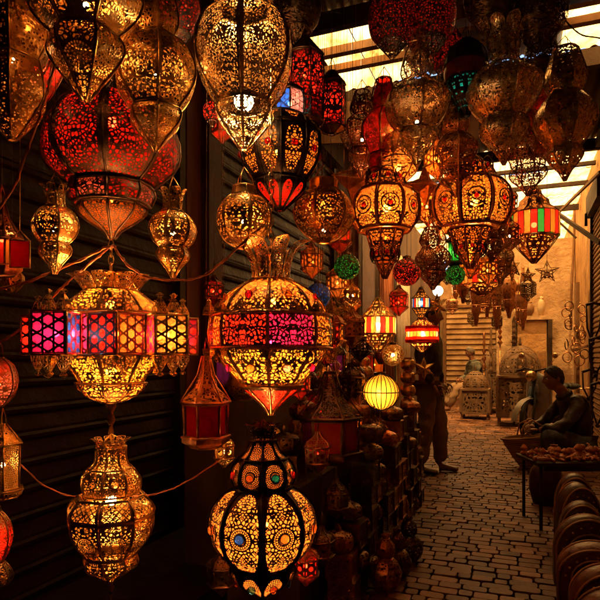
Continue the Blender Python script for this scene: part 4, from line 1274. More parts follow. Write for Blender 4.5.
ball('dull brass ball lamp half hidden above the wire caged lamp', 393, 355, 3.9, 11, pierced('brass', **ARF), .5)
ball('dark blue glass ball behind the green crackle ball', 318, 296, 2.9, 13, MAT['mosaic_blue'], .03)
ball('dark wicker ball low at the paved edge behind the tin lanterns', 411, 472, 4.7, 12, MAT['straw'])
lantern('slim green glass tube lantern between the brown gourds', 454, 3.2, [('cap', [(236, 3), (241, 8)], None, None), ('tube', [(242, 7), (262, 7)], dict(kind='star', pitch=.3, thr=-1, mu=.9, mv=.95), 'green'), ('base', [(263, 8), (267, 2)], None, None)],
        N=6, mkey='dark', chain=(None, 'wire'), light=(252, .2, (1, .8, .5)), flat_amt=1)

# star lanterns
def star_lantern(label, u, v, Y, hw, m, points=6, group='star lanterns', hang=True, rz=0.0, tilt=0):
    px = Y / F; r = hw * px
    root = empty('star_lantern', P(u, v + hw, Y), rz, label, 'star lantern', group)
    mb = MB()
    c = Vector((0, 0, r))
    outl = []
    for k in range(points * 2):
        a = PI / 2 + PI * k / points
        q = r if k % 2 == 0 else r * .42
        outl.append(c + Vector((q * math.cos(a), 0, q * math.sin(a))))
    for s_ in (-1, 1):
        apex = c + Vector((0, s_ * r * .42, 0))
        for k in range(len(outl)):
            tri = [apex, outl[k], outl[(k + 1) % len(outl)]]
            if s_ > 0: tri = [tri[0], tri[2], tri[1]]
            mb.add(tri, [(0, 1, 2)], uc=[[(p.x, p.z) for p in tri]], up=[[(0, 0), (.95, .9), (.95, -.9)]])
    mb.build('star_body', m, root)
    fr = MB(); fr.tube(outl, .003, 4, closed=True)
    for s_ in (-1, 1):
        for k in range(0, len(outl), 2): fr.tube([outl[k], c + Vector((0, s_ * r * .42, 0))], .002, 4)
    if hang: fr.tube([outl[0], (0, 0, ROOF - .06 - root.location.z)], .0012, 4)
    fr.build('frame', metal('brass'), root)
SP = pierced('brass', kind='arab', pitch=.016, thr=.09, mu=.93, mv=.96)
star_lantern('pale brass six pointed star hanging in front of the standing man\'s chest', 424, 369, 4.6, 12, metal('gold'))
star_lantern('orange six pointed star hanging beside the round white lamp', 437, 305, 4.4, 13, SP, rz=.3)
star_lantern('dark pierced star with a knob on top, right of the coloured bar lantern', 547, 272, 3.8, 12, pierced('copper', kind='arab', pitch=.016, thr=.09, mu=.93, mv=.96), 5, rz=-.4)
star_lantern('orange star hanging low left of the coloured bar lantern', 512, 268, 3.9, 13, SP, rz=.5)
star_lantern('small dim star lantern behind the coloured bar lantern\'s foot', 528, 276, 4.3, 9, SP, 5, rz=.2)
star_lantern('small star lantern catching orange light beside the plumed lantern\'s band', 344, 309, 3.3, 11, SP, 8, rz=.2)
# triangular copper lanterns in the dark top centre
for lb, u, v, Y, hw, rz in (('large brown pointed star lantern beside the starry globe', 356, 182, 3.3, 34, .7),
                            ('dark pointed star lantern hanging under the gold capped gourd', 425, 186, 3.2, 22, .3)):
    star_lantern(lb, u, v, Y, hw, pierced('copper', kind='dots', pitch=.016, thr=.25), 4, rz=rz)

# round white lamp in the background
root = empty('wall_lamp', P(438, 291, 9.5), 0, 'round white lamp glowing behind the orange star', 'lamp')
mb = MB(); mb.sphere((0, 0, 0), .085, 16, 10); mb.build('globe', emit('white_globe', (1, .78, .5), 3.5), root)
mb = MB(); mb.lathe([(.03, .08), (.04, .11), (.006, .14)], 10); mb.tube([(0, 0, .14), (0, 0, ROOF - .1 - root.location.z)], .006, 5); mb.build('hanger', metal('dark'), root)

# many darker lanterns filling the shop front behind
def onion(label, u, v, Y, hw, mkey, light=None, N=6, ln=None, chain=(None, 'wire'), group=None, pat=ARF):
    return lantern(label, u, Y,
            [('dome', [(v - hw * 1.7, hw * .12), (v - hw * 1.3, hw * .3), (v - hw * .95, hw * .85), (v - hw * .6, hw)], pat, ln),
             ('case', [(v - hw * .58, hw * .95), (v + hw * .5, hw * .9)], dict(pat, kind='star', pitch=.028, thr=.14), ln),
             ('foot', [(v + hw * .52, hw), (v + hw * .8, hw * .7), (v + hw * 1.2, hw * .2), (v + hw * 1.4, 1)], pat, ln)],
            N=N, mkey=mkey, chain=chain, light=light, group=group, flat_amt=.9, smooth=3, rib=.003)
bgl = [
    ('dark copper onion lantern hanging right of the jewelled ball\'s neck', 318, 455, 2.5, 14, 'copper', .08, ['red']),
    ('blackened onion lantern hanging at the jewelled ball\'s right side', 336, 500, 2.7, 13, 'shade_dim', None, None),
    ('shade-dimmed onion lantern low between the tin stack and the jewelled ball', 322, 548, 2.5, 13, 'shade_dim', None, None),
    ('copper onion lantern hanging just left of the wire caged lamp', 352, 420, 3.3, 13, 'copper', .1, ['orange']),
    ('shade-dimmed onion lantern under the wire caged lamp', 374, 436, 3.5, 12, 'shade_dim', None, None),
    ('shade-dimmed onion lantern left of the pots column', 392, 428, 4.0, 10, 'shade_dim', None, None),
    ('dark onion lantern in front of the second shutter, above the red glass one', 222, 330, 2.9, 13, 'dark', None, None),
    ('dull brass onion lantern in the gap under the round gold ball', 214, 292, 2.9, 10, 'dark', .1, ['red']),
    ('copper onion lantern peeping between plumed and purple glass lanterns', 300, 384, 2.8, 12, 'copper', .15, ['red']),
    ('dim copper onion lantern between the purple glass lantern and the caged lamp', 352, 330, 3.2, 13, 'copper', None, None),
    ('teal and orange paned onion lantern right of the plumed lantern\'s band', 331, 333, 2.7, 15, 'copper', .9, ['orange', 'cyan', 'orange', 'red']),
    ('dark onion lantern hanging above the purple glass lantern', 326, 350, 3.0, 12, 'dark', .1, ['red']),
    ('amber lit onion lantern at the right shoulder of the plumed lantern', 338, 284, 3.1, 12, 'brass', .7, ['amber']),
    ('red lit onion lantern under the bright red crackle ball', 399, 302, 4.0, 10, 'copper', .8, ['red']),
    ('brown onion lantern beside the glowing yellow and red one', 352, 300, 3.8, 10, 'copper', .3, ['orange']),
    ('copper onion lantern behind the slim green tube', 470, 262, 3.3, 12, 'copper', .9, ['orange']),
    ('orange lit onion lantern just under the right starry globe', 488, 270, 3.3, 11, 'brass', 1.0, ['amber']),
    ('amber lit onion lantern between the two starry globes', 428, 205, 3.3, 15, 'copper', 4.5, ['amber']),
    ('orange glinting onion lantern high between the silver gourds', 437, 160, 3.2, 14, 'brass', 3.5, ['orange']),
    ('dark onion lantern left of the starry globe\'s cone', 340, 236, 3.2, 13, 'copper', .4, ['red']),
    ('orange lit onion lantern deep behind the round gold ball', 312, 262, 3.4, 12, 'copper', .5, ['orange']),
    ('black onion lantern in shadow behind the brass ball', 360, 345, 4.4, 12, 'black', None, None),
    ('dark onion lantern in shadow left of the caged lamp', 350, 385, 3.6, 13, 'dark', None, None),
    ('dim red onion lantern standing behind the purple glass lantern', 312, 412, 3.1, 13, 'dark', .12, ['red']),
    ('small bronze onion lantern beneath the dark green crackle ball', 352, 296, 3.0, 8, 'brass', .2, None),
    ('copper onion lantern under the right edge of the far skylight', 505, 205, 3.4, 12, 'copper', .3, ['orange']),
    ('brown onion lantern at the right shoulder of the right starry globe', 510, 236, 3.5, 11, 'copper', .3, None),
    ('dim bronze onion lantern left of the black oval panel lantern', 222, 128, 2.6, 11, 'copper', .3, ['red']),
    ('gold onion lantern behind the dark post at the jewelled ball\'s shoulder', 224, 452, 2.4, 11, 'brass', .05, None),
    ('dim bronze onion lantern low at the left side of the jewelled ball', 222, 575, 2.3, 15, 'shade_dim', None, None),
    ('red lit onion lantern low right of the jewelled ball', 306, 566, 2.3, 14, 'copper', .08, ['red']),
    ('dark onion lantern hanging left of the gold capped gourd\'s lower lobe', 372, 150, 3.3, 12, 'copper', 1.5, ['orange']),
    ('dim onion lantern with a green heart below the dark blue ball', 320, 312, 3.3, 10, 'dark', .2, ['green']),
]
for lb, u, v, Y, hw, mk, li, ln in bgl:
    onion(lb, u, v, Y, hw, mk, (v, li, WARM) if li else None, ln=ln)

# orange fringed ring lantern behind the cone of the right globe
bar_lantern('orange slatted drum lantern directly under the right starry globe', 482, 3.7, 262, 296, 20, ['orange', 'amber', 'orange', 'red'], 3.0, mkey='copper')

# far hanging goods, unlit, against the pale wall
far = [(463, 250, 303, 8, 8.2), (476, 262, 326, 10, 8.8), (487, 268, 318, 7, 9.2), (497, 258, 330, 8, 8.4), (509, 262, 318, 9, 8.9), (455, 262, 305, 6, 9.4), (523, 268, 330, 7, 9.3), (518, 280, 322, 5, 8.6)]
words = ['leftmost', 'second', 'third', 'fourth', 'fifth', 'sixth', 'seventh', 'last']
for i, (u, v0, v1, hw, Y) in enumerate(sorted(far)):
    hw *= (.62, .8, .55, .7)[i % 4]
    H = v1 - v0
    lantern('%s of the long dark lanterns hanging over the domed cabinets, counted from the left' % words[i], u, Y,
            [('neck', [(v0, hw * .25), (v0 + H * .18, hw * .35), (v0 + H * .28, hw * .6)], None, None),
             ('body', [(v0 + H * .28, hw * .62), (v0 + H * .48, hw * 1.25), (v0 + H * .68, hw * .8)], dict(kind='dots', pitch=.04, thr=.3), None),
             ('tail', [(v0 + H * .68, hw * .85), (v0 + H * .78, hw * .9), (v0 + H * .9, hw * .3), (v1, 1)], None, None)],
            N=6, mkey='copper', chain=(None, 'wire'), group='long lanterns over the cabinets', rib=.006, flat_amt=.9, smooth=0)

far2 = [(447, 275, 8.6, 7, 'dark'), (452, 306, 9.0, 6, 'copper'), (468, 292, 9.6, 9, 'dark'), (473, 318, 10.0, 6, 'shade_dim'), (482, 300, 9.0, 9, 'copper'), (492, 288, 9.8, 10, 'dark'),
        (503, 300, 9.2, 8, 'shade_dim'), (514, 296, 9.9, 9, 'dark'), (521, 318, 10.2, 6, 'copper'), (528, 290, 9.0, 8, 'dark'), (497, 322, 10.6, 6, 'dark'), (459, 282, 9.9, 8, 'shade_dim')]
for i, (u, v, Y, hw, mk) in enumerate(sorted(far2)):
    onion('%s onion lantern, %s from the left among those crowding the far end' % ({'dark': 'blackened', 'copper': 'copper', 'shade_dim': 'darkened'}[mk],
          ['first', 'second', 'third', 'fourth', 'fifth', 'sixth', 'seventh', 'eighth', 'ninth', 'tenth', 'eleventh', 'twelfth'][i]), u, v, Y, hw, mk, None, group='onion lanterns at the far end',
          pat=dict(kind='arab', pitch=.03, thr=.15))

# ------------------------------------------------------------------ stacked wares on the left
ORD = ['first', 'second', 'third', 'fourth', 'fifth', 'sixth', 'seventh', 'eighth', 'ninth', 'tenth', 'eleventh', 'twelfth', 'thirteenth', 'fourteenth', 'fifteenth',
       'sixteenth', 'seventeenth', 'eighteenth', 'nineteenth', 'twentieth', 'twenty-first', 'twenty-second', 'twenty-third', 'twenty-fourth', 'twenty-fifth', 'twenty-sixth', 'twenty-seventh', 'twenty-eighth', 'twenty-ninth', 'thirtieth', 'thirty-first', 'thirty-second']
def tin_box(mkey):
    root = empty('tin_lantern', (0, 0, 0), 0, 'tin', 'tin lantern')
    w_ = .062
    mb = MB(); add_shell(mb, [(w_ * 1.414, .006), (w_ * 1.414, .122)], 4, 1, 1, PI / 4)
    mb.build('body', pierced(mkey, kind='mandala', pitch=.0125, thr=.13, mu=.85, mv=.85), root)
    mb = MB(); mb.box((0, 0, .003), (.134, .134, .006)); mb.box((0, 0, .125), (.134, .134, .006))
    for a in (-1, 1):
        for b in (-1, 1): mb.box((a * .0635, b * .0635, .064), (.006, .006, .115))
    mb.build('frame', metal(mkey), root)
    return root
def tin_dome(mkey):
    root = empty('domed_tin_lantern', (0, 0, 0), 0, 'tin', 'tin lantern')
    mb = MB(); add_shell(mb, spline([(.055, 0), (.075, .02), (.080, .05), (.066, .078), (.03, .092), (.012, .1)], 3), 8, 2, .3, 0)
    mb.build('body', pierced(mkey, kind='dots', pitch=.013, thr=.34), root)
    mb = MB(); mb.lathe([(.014, .098), (.018, .108), (.008, .12), (.002, .13)], 10)
    mb.build('knob', metal(mkey), root)
    return root
protos = {}
def proto(kind, mkey):
    if (kind, mkey) not in protos:
        protos[(kind, mkey)] = [{'box': tin_box, 'dome': tin_dome}[kind](mkey), False]
    p = protos[(kind, mkey)]
    if not p[1]:
        p[1] = True
        return p[0]
    return copy_tree(p[0])
rnd = random.Random(5)
s = 2.62
i = 0
T0 = -.80
while s < 4.72:
    h = (4, 6, 5, 7, 5, 4, 6, 5, 7)[i % 9] if s > 3.0 else 3 + i % 2
    z = 0.0
    for k in range(h):
        top = k == h - 1
        kind = 'dome' if (top and i % 3 != 1) or rnd.random() < .22 else 'box'
        mk = rnd.choice(['shade_dim', 'shade_dim', 'copper'])  # darker metal puts the stack's shade into its colour
        o = proto(kind, mk)
        o.location = S(s + rnd.uniform(-.004, .004), T0 + rnd.uniform(-.03, .03), z)
        o.rotation_euler = (0, 0, -A + rnd.uniform(-.06, .06))
        o['label'] = '%s tin lantern %s up in the %s column of the stack along the paving' % ({'shade_dim': 'darkened', 'copper': 'reddish'}[mk], ORD[k], ORD[i])
        o['group'] = 'tin lanterns stacked along the paving'
        z += .1285 if kind == 'box' else .11
    s += .142
    i += 1
# a second rank behind, standing on a plank shelf and rising higher
def sobj(nm, s0, s1, t0, t1, z0, z1, m, label, cat):
    mb = MB(); sbox(mb, s0, s1, t0, t1, z0, z1)
    return tag(mb.build(nm, m), label, cat)
sobj('floor_shade_slab', .9, 3.3, TL + .07, -1.32, 0.002, .13, MAT['shutter_paint'], 'added dark slab standing in for shade below the left shutter', 'shade slab')  # added dark slab, covers the lit floor where only shade belongs
sobj('display_step', 2.3, 4.75, -1.26, -.90, 0.0, .62, MAT['wood_dark'], 'low dark display step behind the stacked tin lanterns', 'display step')
sobj('display_step', 2.5, 5.6, -1.62, -1.262, 0.0, .98, MAT['wood_dark'], 'tall dark display step nearest the left shutter', 'display step')
s = 2.42
i = 0
while s < 4.7:
    h = (2, 3, 1, 2, 4)[i % 5]
    z = .621
    for k in range(h):
        kind = 'dome' if k == h - 1 else 'box'
        mk = rnd.choice(['shade_dim', 'dark', 'copper'])
        o = proto(kind, mk)
        o.location = S(s, -1.03 + rnd.uniform(-.03, .03), z)
        o.rotation_euler = (0, 0, -A + rnd.uniform(-.3, .3))
        o['label'] = '%s tin lantern, %s from the shelf, in pile %s of the dark back display' % ({'shade_dim': 'darkened', 'dark': 'blackened', 'copper': 'reddish copper'}[mk], ORD[k], ORD[i])
        o['group'] = 'tin lanterns on the dark display step'
        z += .1285
    s += .30
    i += 1
for (kk, p) in protos.items():
    pass

def mini_gourd(mkey):
    root = empty('small_gourd_lantern', (0, 0, 0), 0, 'x', 'lantern')
    mb = MB(); add_shell(mb, spline([(.045, 0), (.075, .03), (.085, .07), (.06, .115), (.035, .13)], 3), 8, 2, .4, 0); add_shell(mb, spline([(.035, .13), (.05, .15), (.045, .18), (.02, .205), (.024, .22)], 3), 8, 2, .4, 0)
    mb.build('body', pierced(mkey, kind='arab', pitch=.012, thr=.15, mod=.3), root)
    mb = MB(); add_ribs(mb, [(.045, 0), (.075, .03), (.085, .07), (.06, .115), (.035, .13), (.05, .155), (.045, .18), (.02, .205)], 8, .0022, 0)
    mb.build('frame', metal(mkey), root)
    return root
gp = {}
gn = 0
rnd = random.Random(17)
spots = [(sq, -1.12 + rnd.uniform(-.04, .04), .621) for sq in [2.5 + .27 * q for q in range(8)]] + [(sq, -1.33, .981) for sq in [2.6 + .31 * q for q in range(9)]] + [(sq, -.62 + rnd.uniform(-.02, .03), 0) for sq in (2.85, 3.05, 3.32)]
for q, (sq, tq, zq) in enumerate(spots):
    mk = ('brass', 'copper', 'shade_dim', 'dark')[q % 4]
    if mk in gp: o = copy_tree(gp[mk])
    else: o = gp[mk] = mini_gourd(mk)
    o.location = S(sq, tq, zq); o.rotation_euler = (0, 0, rnd.uniform(0, 1)); o.scale = (1, 1, rnd.uniform(.9, 1.35))
    where = 'on the low display step' if zq == .621 else ('on the tall display step' if zq > .9 else 'beside the tin stack')
    base = 0 if q < 8 else (8 if q < 17 else 17)
    o['label'] = '%s small gourd lantern standing %s, %s from the near end' % ({'brass': 'brass', 'copper': 'copper', 'shade_dim': 'darkened', 'dark': 'blackened'}[mk], where, ORD[q - base])
    o['group'] = 'small gourd lanterns standing ' + where

def at_house(label, s, t, z, hw, H, mk, gl, light=None):
    """a standing house lantern placed in lane coordinates"""
    p = S(s, t, z)
    Y = p.y
    u = UC + p.x / Y * F
    v1 = VH + (CAMH - z) / Y * F
    v0 = v1 - H / Y * F
    return house_lantern(label, u, Y, v0, v1, hw / Y * F, mk, gl, chain=None, light=(v0 * .3 + v1 * .7, light, WARM) if light else None)
hl = [('black house lantern with crimson panes, first along the tall display step', 2.75, -1.44, .14, .52, 'dark', ['red', 'purple'], .25),
      ('dark house lantern with amber panes, second along the tall display step', 3.15, -1.44, .12, .44, 'copper', ['orange', 'red'], .25),
      ('black house lantern with green panes, third along the tall display step', 3.55, -1.44, .13, .5, 'dark', ['green', 'blue'], .2),
      ('copper house lantern with red panes, fourth along the tall display step', 3.95, -1.44, .12, .42, 'copper', ['red', 'orange'], .5),
      ('dark house lantern with purple panes, fifth along the tall display step', 4.4, -1.44, .14, .5, 'dark', ['purple', 'red'], .3),
      ('brass house lantern with amber panes, sixth along the tall display step', 4.85, -1.44, .12, .42, 'brass', ['amber', 'orange'], .6),
      ('dark house lantern with crimson panes, seventh along the tall display step', 5.35, -1.44, .13, .5, 'copper', ['red', 'magenta'], .4),
      ('farthest dark house lantern along the tall display step', 5.9, -1.44, .13, .45, 'dark', ['orange', 'red'], .4)]
for lb, s, t, hw, H, mk, gl, li in hl:
    at_house(lb, s, t, .981, hw, H, mk, gl, li)

# column of four stacked pots by the standing man
for k in range(5):
    root = empty('brass_pot', P(408, 422 - k * 13.4, 4.9), 0, '%s brass pot from the bottom in the column beside the standing man' % ORD[k], 'pot', 'column of brass pots')
    if k: root.location = (pot0.x, pot0.y, pot0.z + k * .113)
    else: pot0 = root.location.copy()
    mb = MB(); mb.lathe(spline([(.030, 0), (.055, .015), (.068, .05), (.055, .088), (.035, .1), (.042, .111)], 4), 18)
    mb.build('body', metal('brass'), root)
    mb = MB(); mb.lathe([(.043, .108), (.047, .1115), (.043, .1125)], 16); mb.build('rim', metal('copper'), root)
mb = MB(); mb.box((pot0.x, pot0.y + .0, pot0.z / 2), (.17, .17, pot0.z - .002))
o = tag(mb.build('plinth', MAT['wood_dark']), 'dark plinth under the column of brass pots', 'plinth')
# tall bottle like vase and more clutter near the edge
def vase(label, s, t, z, h, r, m):
    mb = MB(); mb.lathe(spline([(r * .5, 0), (r, h * .25), (r * .75, h * .45), (r * .2, h * .62), (r * .22, h * .9), (r * .35, h)], 4), 18)
    o = mb.build('vase', m); o.location = S(s, t, z); tag(o, label, 'vase')
vase('tall slim necked copper vase on the display near the standing man', 4.62, -1.06, 1.14, .3, .07, metal('copper'))
vase('dull bottle shaped metal vase standing among the piles below the caged lamp', 4.3, -1.2, .64, .34, .06, metal('dark'))

# ------------------------------------------------------------------ right side: table with trinkets
def low_table():
    root = empty('low_table', S(4.2, .5, 0), 0, 'low narrow table with thin iron legs, covered in small orange wares', 'table')
    L = root.location
    ztop = .47
    def W(p): return Vector(p) - L
    # lies nearly square to the camera
    x0, x1, y0, y1 = 1.64, 2.95, 3.86, 4.26
    mb = MB(); mb.box(W(((x0 + x1) / 2, (y0 + y1) / 2, ztop - .014)), (x1 - x0, y1 - y0, .024)); mb.build('table_top', MAT['wood_dark'], root)
    for x, y in ((x0 + .03, y0 + .02), (x0 + .05, y1 - .03), (x1 - .03, y0 + .03), (x1 - .03, y1 - .03)):
        mb = MB(); mb.box(W((x, y, (ztop - .028) / 2)), (.018, .018, ztop - .028)); mb.build('leg', MAT['iron_dark'], root)
    mb = MB(); mb.box(W(((x0 + x1) / 2, y0 + .012, ztop - .045)), (x1 - x0 - .1, .012, .03)); mb.build('apron', MAT['iron_dark'], root)
    return x0, x1, y0, y1, ztop
x0, x1, y0, y1, ztop = low_table()
def trinket(kind):
    mb = MB()
    if kind == 0:
        mb.lathe(spline([(.012, 0), (.020, .01), (.010, .022), (.019, .036), (.008, .05), (.002, .058)], 3), 10)
    elif kind == 1:
        mb.lathe(spline([(.014, 0), (.028, .015), (.030, .03), (.016, .045), (.02, .052)], 3), 12)
    elif kind == 2:
        for k in range(6):
            a = k * PI / 3
            mb.tube([(0, 0, .014), (.02 * math.cos(a), .02 * math.sin(a), .02), (.036 * math.cos(a), .036 * math.sin(a), .012)], [.009, .007, .003], 5)
        mb.sphere((0, 0, .02), .013, 8, 6)
    elif kind == 3:   # little camel-ish figurine: body, neck, four legs
        mb.sphere((0, 0, .034), .017, 8, 6, (1.5, .8, .9))
        mb.tube([(.018, 0, .036), (.030, 0, .055), (.040, 0, .058)], [.008, .006, .005], 6)
        for a in (-1, 1):
            for b in (-1, 1): mb.tube([(a * .015, b * .008, .03), (a * .016, b * .009, .002)], .004, 5)
    else:
        mb.tube([(-.035, 0, .010), (0, .004, .012), (.035, 0, .010)], [.009, .012, .006], 8)
        mb.sphere((.036, 0, .011), .013, 8, 6)
    return mb.build('trinket', [MAT['carved_orange'], metal('copper')][kind == 1])
tp = [trinket(k) for k in range(5)]
used = [False] * 5
tl = ['turned orange peg shaped trinket lying on the low table', 'small copper pot trinket on the low table', 'spiky orange star shaped trinket on the low table',
      'little carved animal figure standing on the low table', 'orange knob ended stick lying on the low table']
rnd = random.Random(11)
n = 0
for ix in range(17):
    for iy in range(5):
        k = rnd.choice([0, 0, 1, 2, 2, 3, 4, 4])
        o = tp[k] if not used[k] else tp[k].copy()
        if used[k]: COL.objects.link(o)
        used[k] = True
        sc = rnd.uniform(.8, 1.5)
        o.scale = (sc,) * 3
        o.location = (x0 + .05 + ix * .074 + rnd.uniform(-.012, .012), y0 + .05 + iy * .075 + rnd.uniform(-.012, .012), ztop - .001)
        if k in (0,) and rnd.random() < .0: pass
        o.rotation_euler = (0, 0, rnd.uniform(0, 6.28))
        tag(o, tl[k], 'trinket', tl[k].split(' on the')[0].split(' lying')[0].split(' standing')[0] + 's')
# bigger figure on the table's right half
for j, (u, v) in enumerate([(579, 450), (592, 452), (566, 456)]):
    p = P(u, v, 4.0); p.z = ztop
    mb = MB(); h = .11 - j * .015
    mb.lathe(spline([(.03, 0), (.045, h * .25), (.02, h * .5), (.035, h * .72), (.012, h)], 4), 12)
    mb.sphere((.02, -.01, h * .8), .022, 8, 6)
    o = mb.build('carved_figure', MAT['carved_orange']); o.location = p
    tag(o, ['tallest carved orange figure on the low table', 'carved orange figure at the right end of the low table', 'shortest carved orange figure near the table middle'][j], 'figure')

# row of domed leather pouffes / bags on edge
def arch_bag(label, p, rz, w_, h, th, tilt):
    root = empty('leather_pouch', p, rz, label, 'leather pouch', 'leather pouches propped in a row')
    n = 18
    outl = [(-w_ / 2, 0), (-w_ / 2 * 1.02, h * .45)] + [(-w_ / 2 * math.cos(PI * k / n) * 1.02, h * .5 + h * .5 * math.sin(PI * k / n)) for k in range(1, n)] + [(w_ / 2 * 1.02, h * .45), (w_ / 2, 0)]
    M = Matrix.Rotation(tilt, 4, 'X')
    mb = MB()
    m = len(outl)
    cx, cz = 0, h * .45
    rings = []
    for y, k in ((-th / 2, .80), (-th / 2 * .85, .93), (-th * .2, 1.0), (th * .2, 1.0), (th / 2 * .85, .93), (th / 2, .80)):
        rings.append([M @ Vector(((x - cx) * k + cx, y, max(0, (z - cz) * k + cz))) for x, z in outl])
    vs = [q for r_ in rings for q in r_]
    fs = [tuple(range(m - 1, -1, -1))] + [tuple(range(5 * m, 6 * m))]
    for r_ in range(5):
        for k in range(m):
            fs.append((r_ * m + k, r_ * m + (k + 1) % m, (r_ + 1) * m + (k + 1) % m, (r_ + 1) * m + k))
    mb.add(vs, fs, smooth=True)
    mb.build('body', MAT['leather_red' if random.Random(int(w_ * 9999)).random() < .35 else 'leather_dark'], root)
    mb = MB()
    for q in range(2, m - 2, 2):
        x, z = outl[q]; mb.sphere(M @ Vector(((x - cx) * .78, -th / 2 - .002, (z - cz) * .78 + cz)), .006, 6, 4)
    mb.build('studs', metal('brass'), root)
    mb = MB()
    for y in (-th * .42, th * .42):
        mb.tube([M @ Vector(((x - cx) * .95, y, (z - cz) * .95 + cz)) for x, z in outl], .006, 5)
    mb.build('piping', MAT['leather_tan'], root)
    mb = MB(); mb.tube([M @ Vector((.32 * w_ * math.cos(a), -th / 2 - .004, h * .52 + .3 * w_ * math.sin(a))) for a in [2 * PI * k / 20 for k in range(20)]], .004, 5, closed=True)
    mb.sphere(M @ Vector((0, -th / 2, h * .52)), .012, 8, 6)
    mb.build('stitching', MAT['leather_tan'], root)
words = ['nearest', 'second', 'third', 'fourth', 'fifth', 'sixth', 'seventh', 'eighth']
sobj('display_step', 1.2, 3.45, .32, .92, 0, .10, MAT['wood_dark'], 'low dark board under the row of leather pouches', 'display step')
for k in range(8):
    Y = 1.75 + k * .235
    v_top = [612, 585, 560, 537, 516, 497, 482, 471][k]
    u_c = [640, 618, 606, 596, 588, 582, 577, 574][k]
    ztp = max(.3, CAMH - (v_top - VH) / F * Y)
    p = P(u_c, 400, Y); p.z = .101; jr = random.Random(k + 40)
    arch_bag('dark brown arched leather pouch, %s in the row at the lower right' % words[k], p, -.25 + jr.uniform(-.16, .16), (.30 if k < 5 else .22) * jr.uniform(.88, 1.12), (ztp - .101) * jr.uniform(.93, 1.04), jr.uniform(.09, .15), jr.uniform(.02, .2))
# bowls / pots beside the pouches
for k, (u, v, Y, r) in enumerate([(552, 470, 4.35, .07), (556, 486, 4.35, .09)]):
    pass
mb = MB(); mb.lathe(spline([(.10, 0), (.13, .12), (.12, .26), (.07, .34), (.075, .38)], 4), 18)
o = mb.build('clay_jar', MAT['leather_dark']); o.location = (2.02, 4.6, 0); tag(o, 'dark clay jar standing under the low table', 'jar')

# ------------------------------------------------------------------ domed cabinets
def domed_cabinet(label, Y, u0, u1, vtop, vbase, mat=MAT['cabinet_wood'], front=None, group='domed cabinets', rz=-A):
    px = Y / F
    w_ = (u1 - u0) * px * .9
    H = (vbase - vtop) * px
    root = empty('domed_cabinet', P((u0 + u1) / 2, vbase, Y), rz, label, 'cabinet', group)
    root.location.z = 0
    hb = H * .60
    leg = H * .12
    for a in (-1, 1):
        for b in (-1, 1):
            mb = MB(); mb.box((a * (w_ / 2 - .02), b * (w_ / 2 - .02), leg / 2), (.035, .035, leg)); mb.build('leg', mat, root)
    # carved panels: one pierced wall each side
    pm = pierced_wood()
    mb = MB(); add_shell(mb, [(w_ / 2 * 1.414, leg), (w_ / 2 * 1.414, hb)], 4, 1, 1, PI / 4)
    mb.build('carved_panels', pm, root)
    mb = MB()
    for z in (leg, hb): mb.box((0, 0, z), (w_ * 1.06, w_ * 1.06, .035))
    for a in (-1, 1):
        for b in (-1, 1): mb.box((a * (w_ / 2 + .001), b * (w_ / 2 + .001), (leg + hb) / 2), (.045, .045, hb - leg - .037))
    mb.build('case_frame', mat, root)
    r = w_ * .47
    mb = MB(); add_shell(mb, [(r, hb + .018), (r * 1.02, hb + (H - hb) * .25), (r * .93, hb + (H - hb) * .5), (r * .7, hb + (H - hb) * .75), (r * .36, hb + (H - hb) * .92), (.02, H * .985)], 10, 2, .2, 0)
    mb.build('dome', pm, root)
    mb = MB(); mb.lathe([(.02, H * .98), (.035, H * 1.0), (.012, H * 1.03), (.022, H * 1.05), (.002, H * 1.09)], 8); mb.build('finial', mat, root)
    return root
def pierced_wood():
    if 'pierced_wood' in MAT: return MAT['pierced_wood']
    t = NT('pierced_wood')
    uv = t.n('UVMap'); uv.uv_map = 'ctr'
    vo = t.n('TexVoronoi'); vo.feature = 'DISTANCE_TO_EDGE'; vo.inputs['Scale'].default_value = 16
    sp = t.n('SeparateXYZ'); t.put(sp.inputs[0], uv.outputs[0])
    cv = t.n('CombineXYZ'); t.put(cv.inputs[0], t.m('ABSOLUTE', sp.outputs[0])); t.put(cv.inputs[1], sp.outputs[1])
    t.put(vo.inputs['Vector'], cv.outputs[0])
    up = t.n('UVMap'); up.uv_map = 'pan'
    pp = t.n('SeparateXYZ'); t.put(pp.inputs[0], up.outputs[0])
    mask = t.m('MULTIPLY', t.m('GREATER_THAN', vo.outputs[0], .20), t.m('MULTIPLY', t.m('LESS_THAN', t.m('ABSOLUTE', pp.outputs[0]), .8), t.m('LESS_THAN', t.m('ABSOLUTE', pp.outputs[1]), .86)))
    o = t.obj()
    c = t.ramp(t.noise(9, 5, .6, o), [(.3, (.09, .05, .026)), (.7, (.20, .115, .06))])
    sh = t.pri(c, .75, 0, t.m('MULTIPLY', vo.outputs[0], -1), .6, .01)
    tr = t.n('BsdfTransparent'); mx = t.n('MixShader')
    t.put(mx.inputs[0], mask); t.put(mx.inputs[1], sh); t.put(mx.inputs[2], tr.outputs[0])
    MAT['pierced_wood'] = t.end(mx.outputs[0])
    return MAT['pierced_wood']
domed_cabinet('largest domed carved cabinet on legs, nearest the moped', 9.9, 497, 543, 341, 422)
domed_cabinet('small domed carved cabinet on legs, front left of the largest', 11.0, 461, 490, 368, 416)
domed_cabinet('domed cabinet behind the small one, its dome left of centre', 12.6, 478, 500, 342, 402, rz=-.2)
domed_cabinet('slim domed cabinet between the small and the largest', 12.0, 488, 508, 335, 405, rz=-.5)
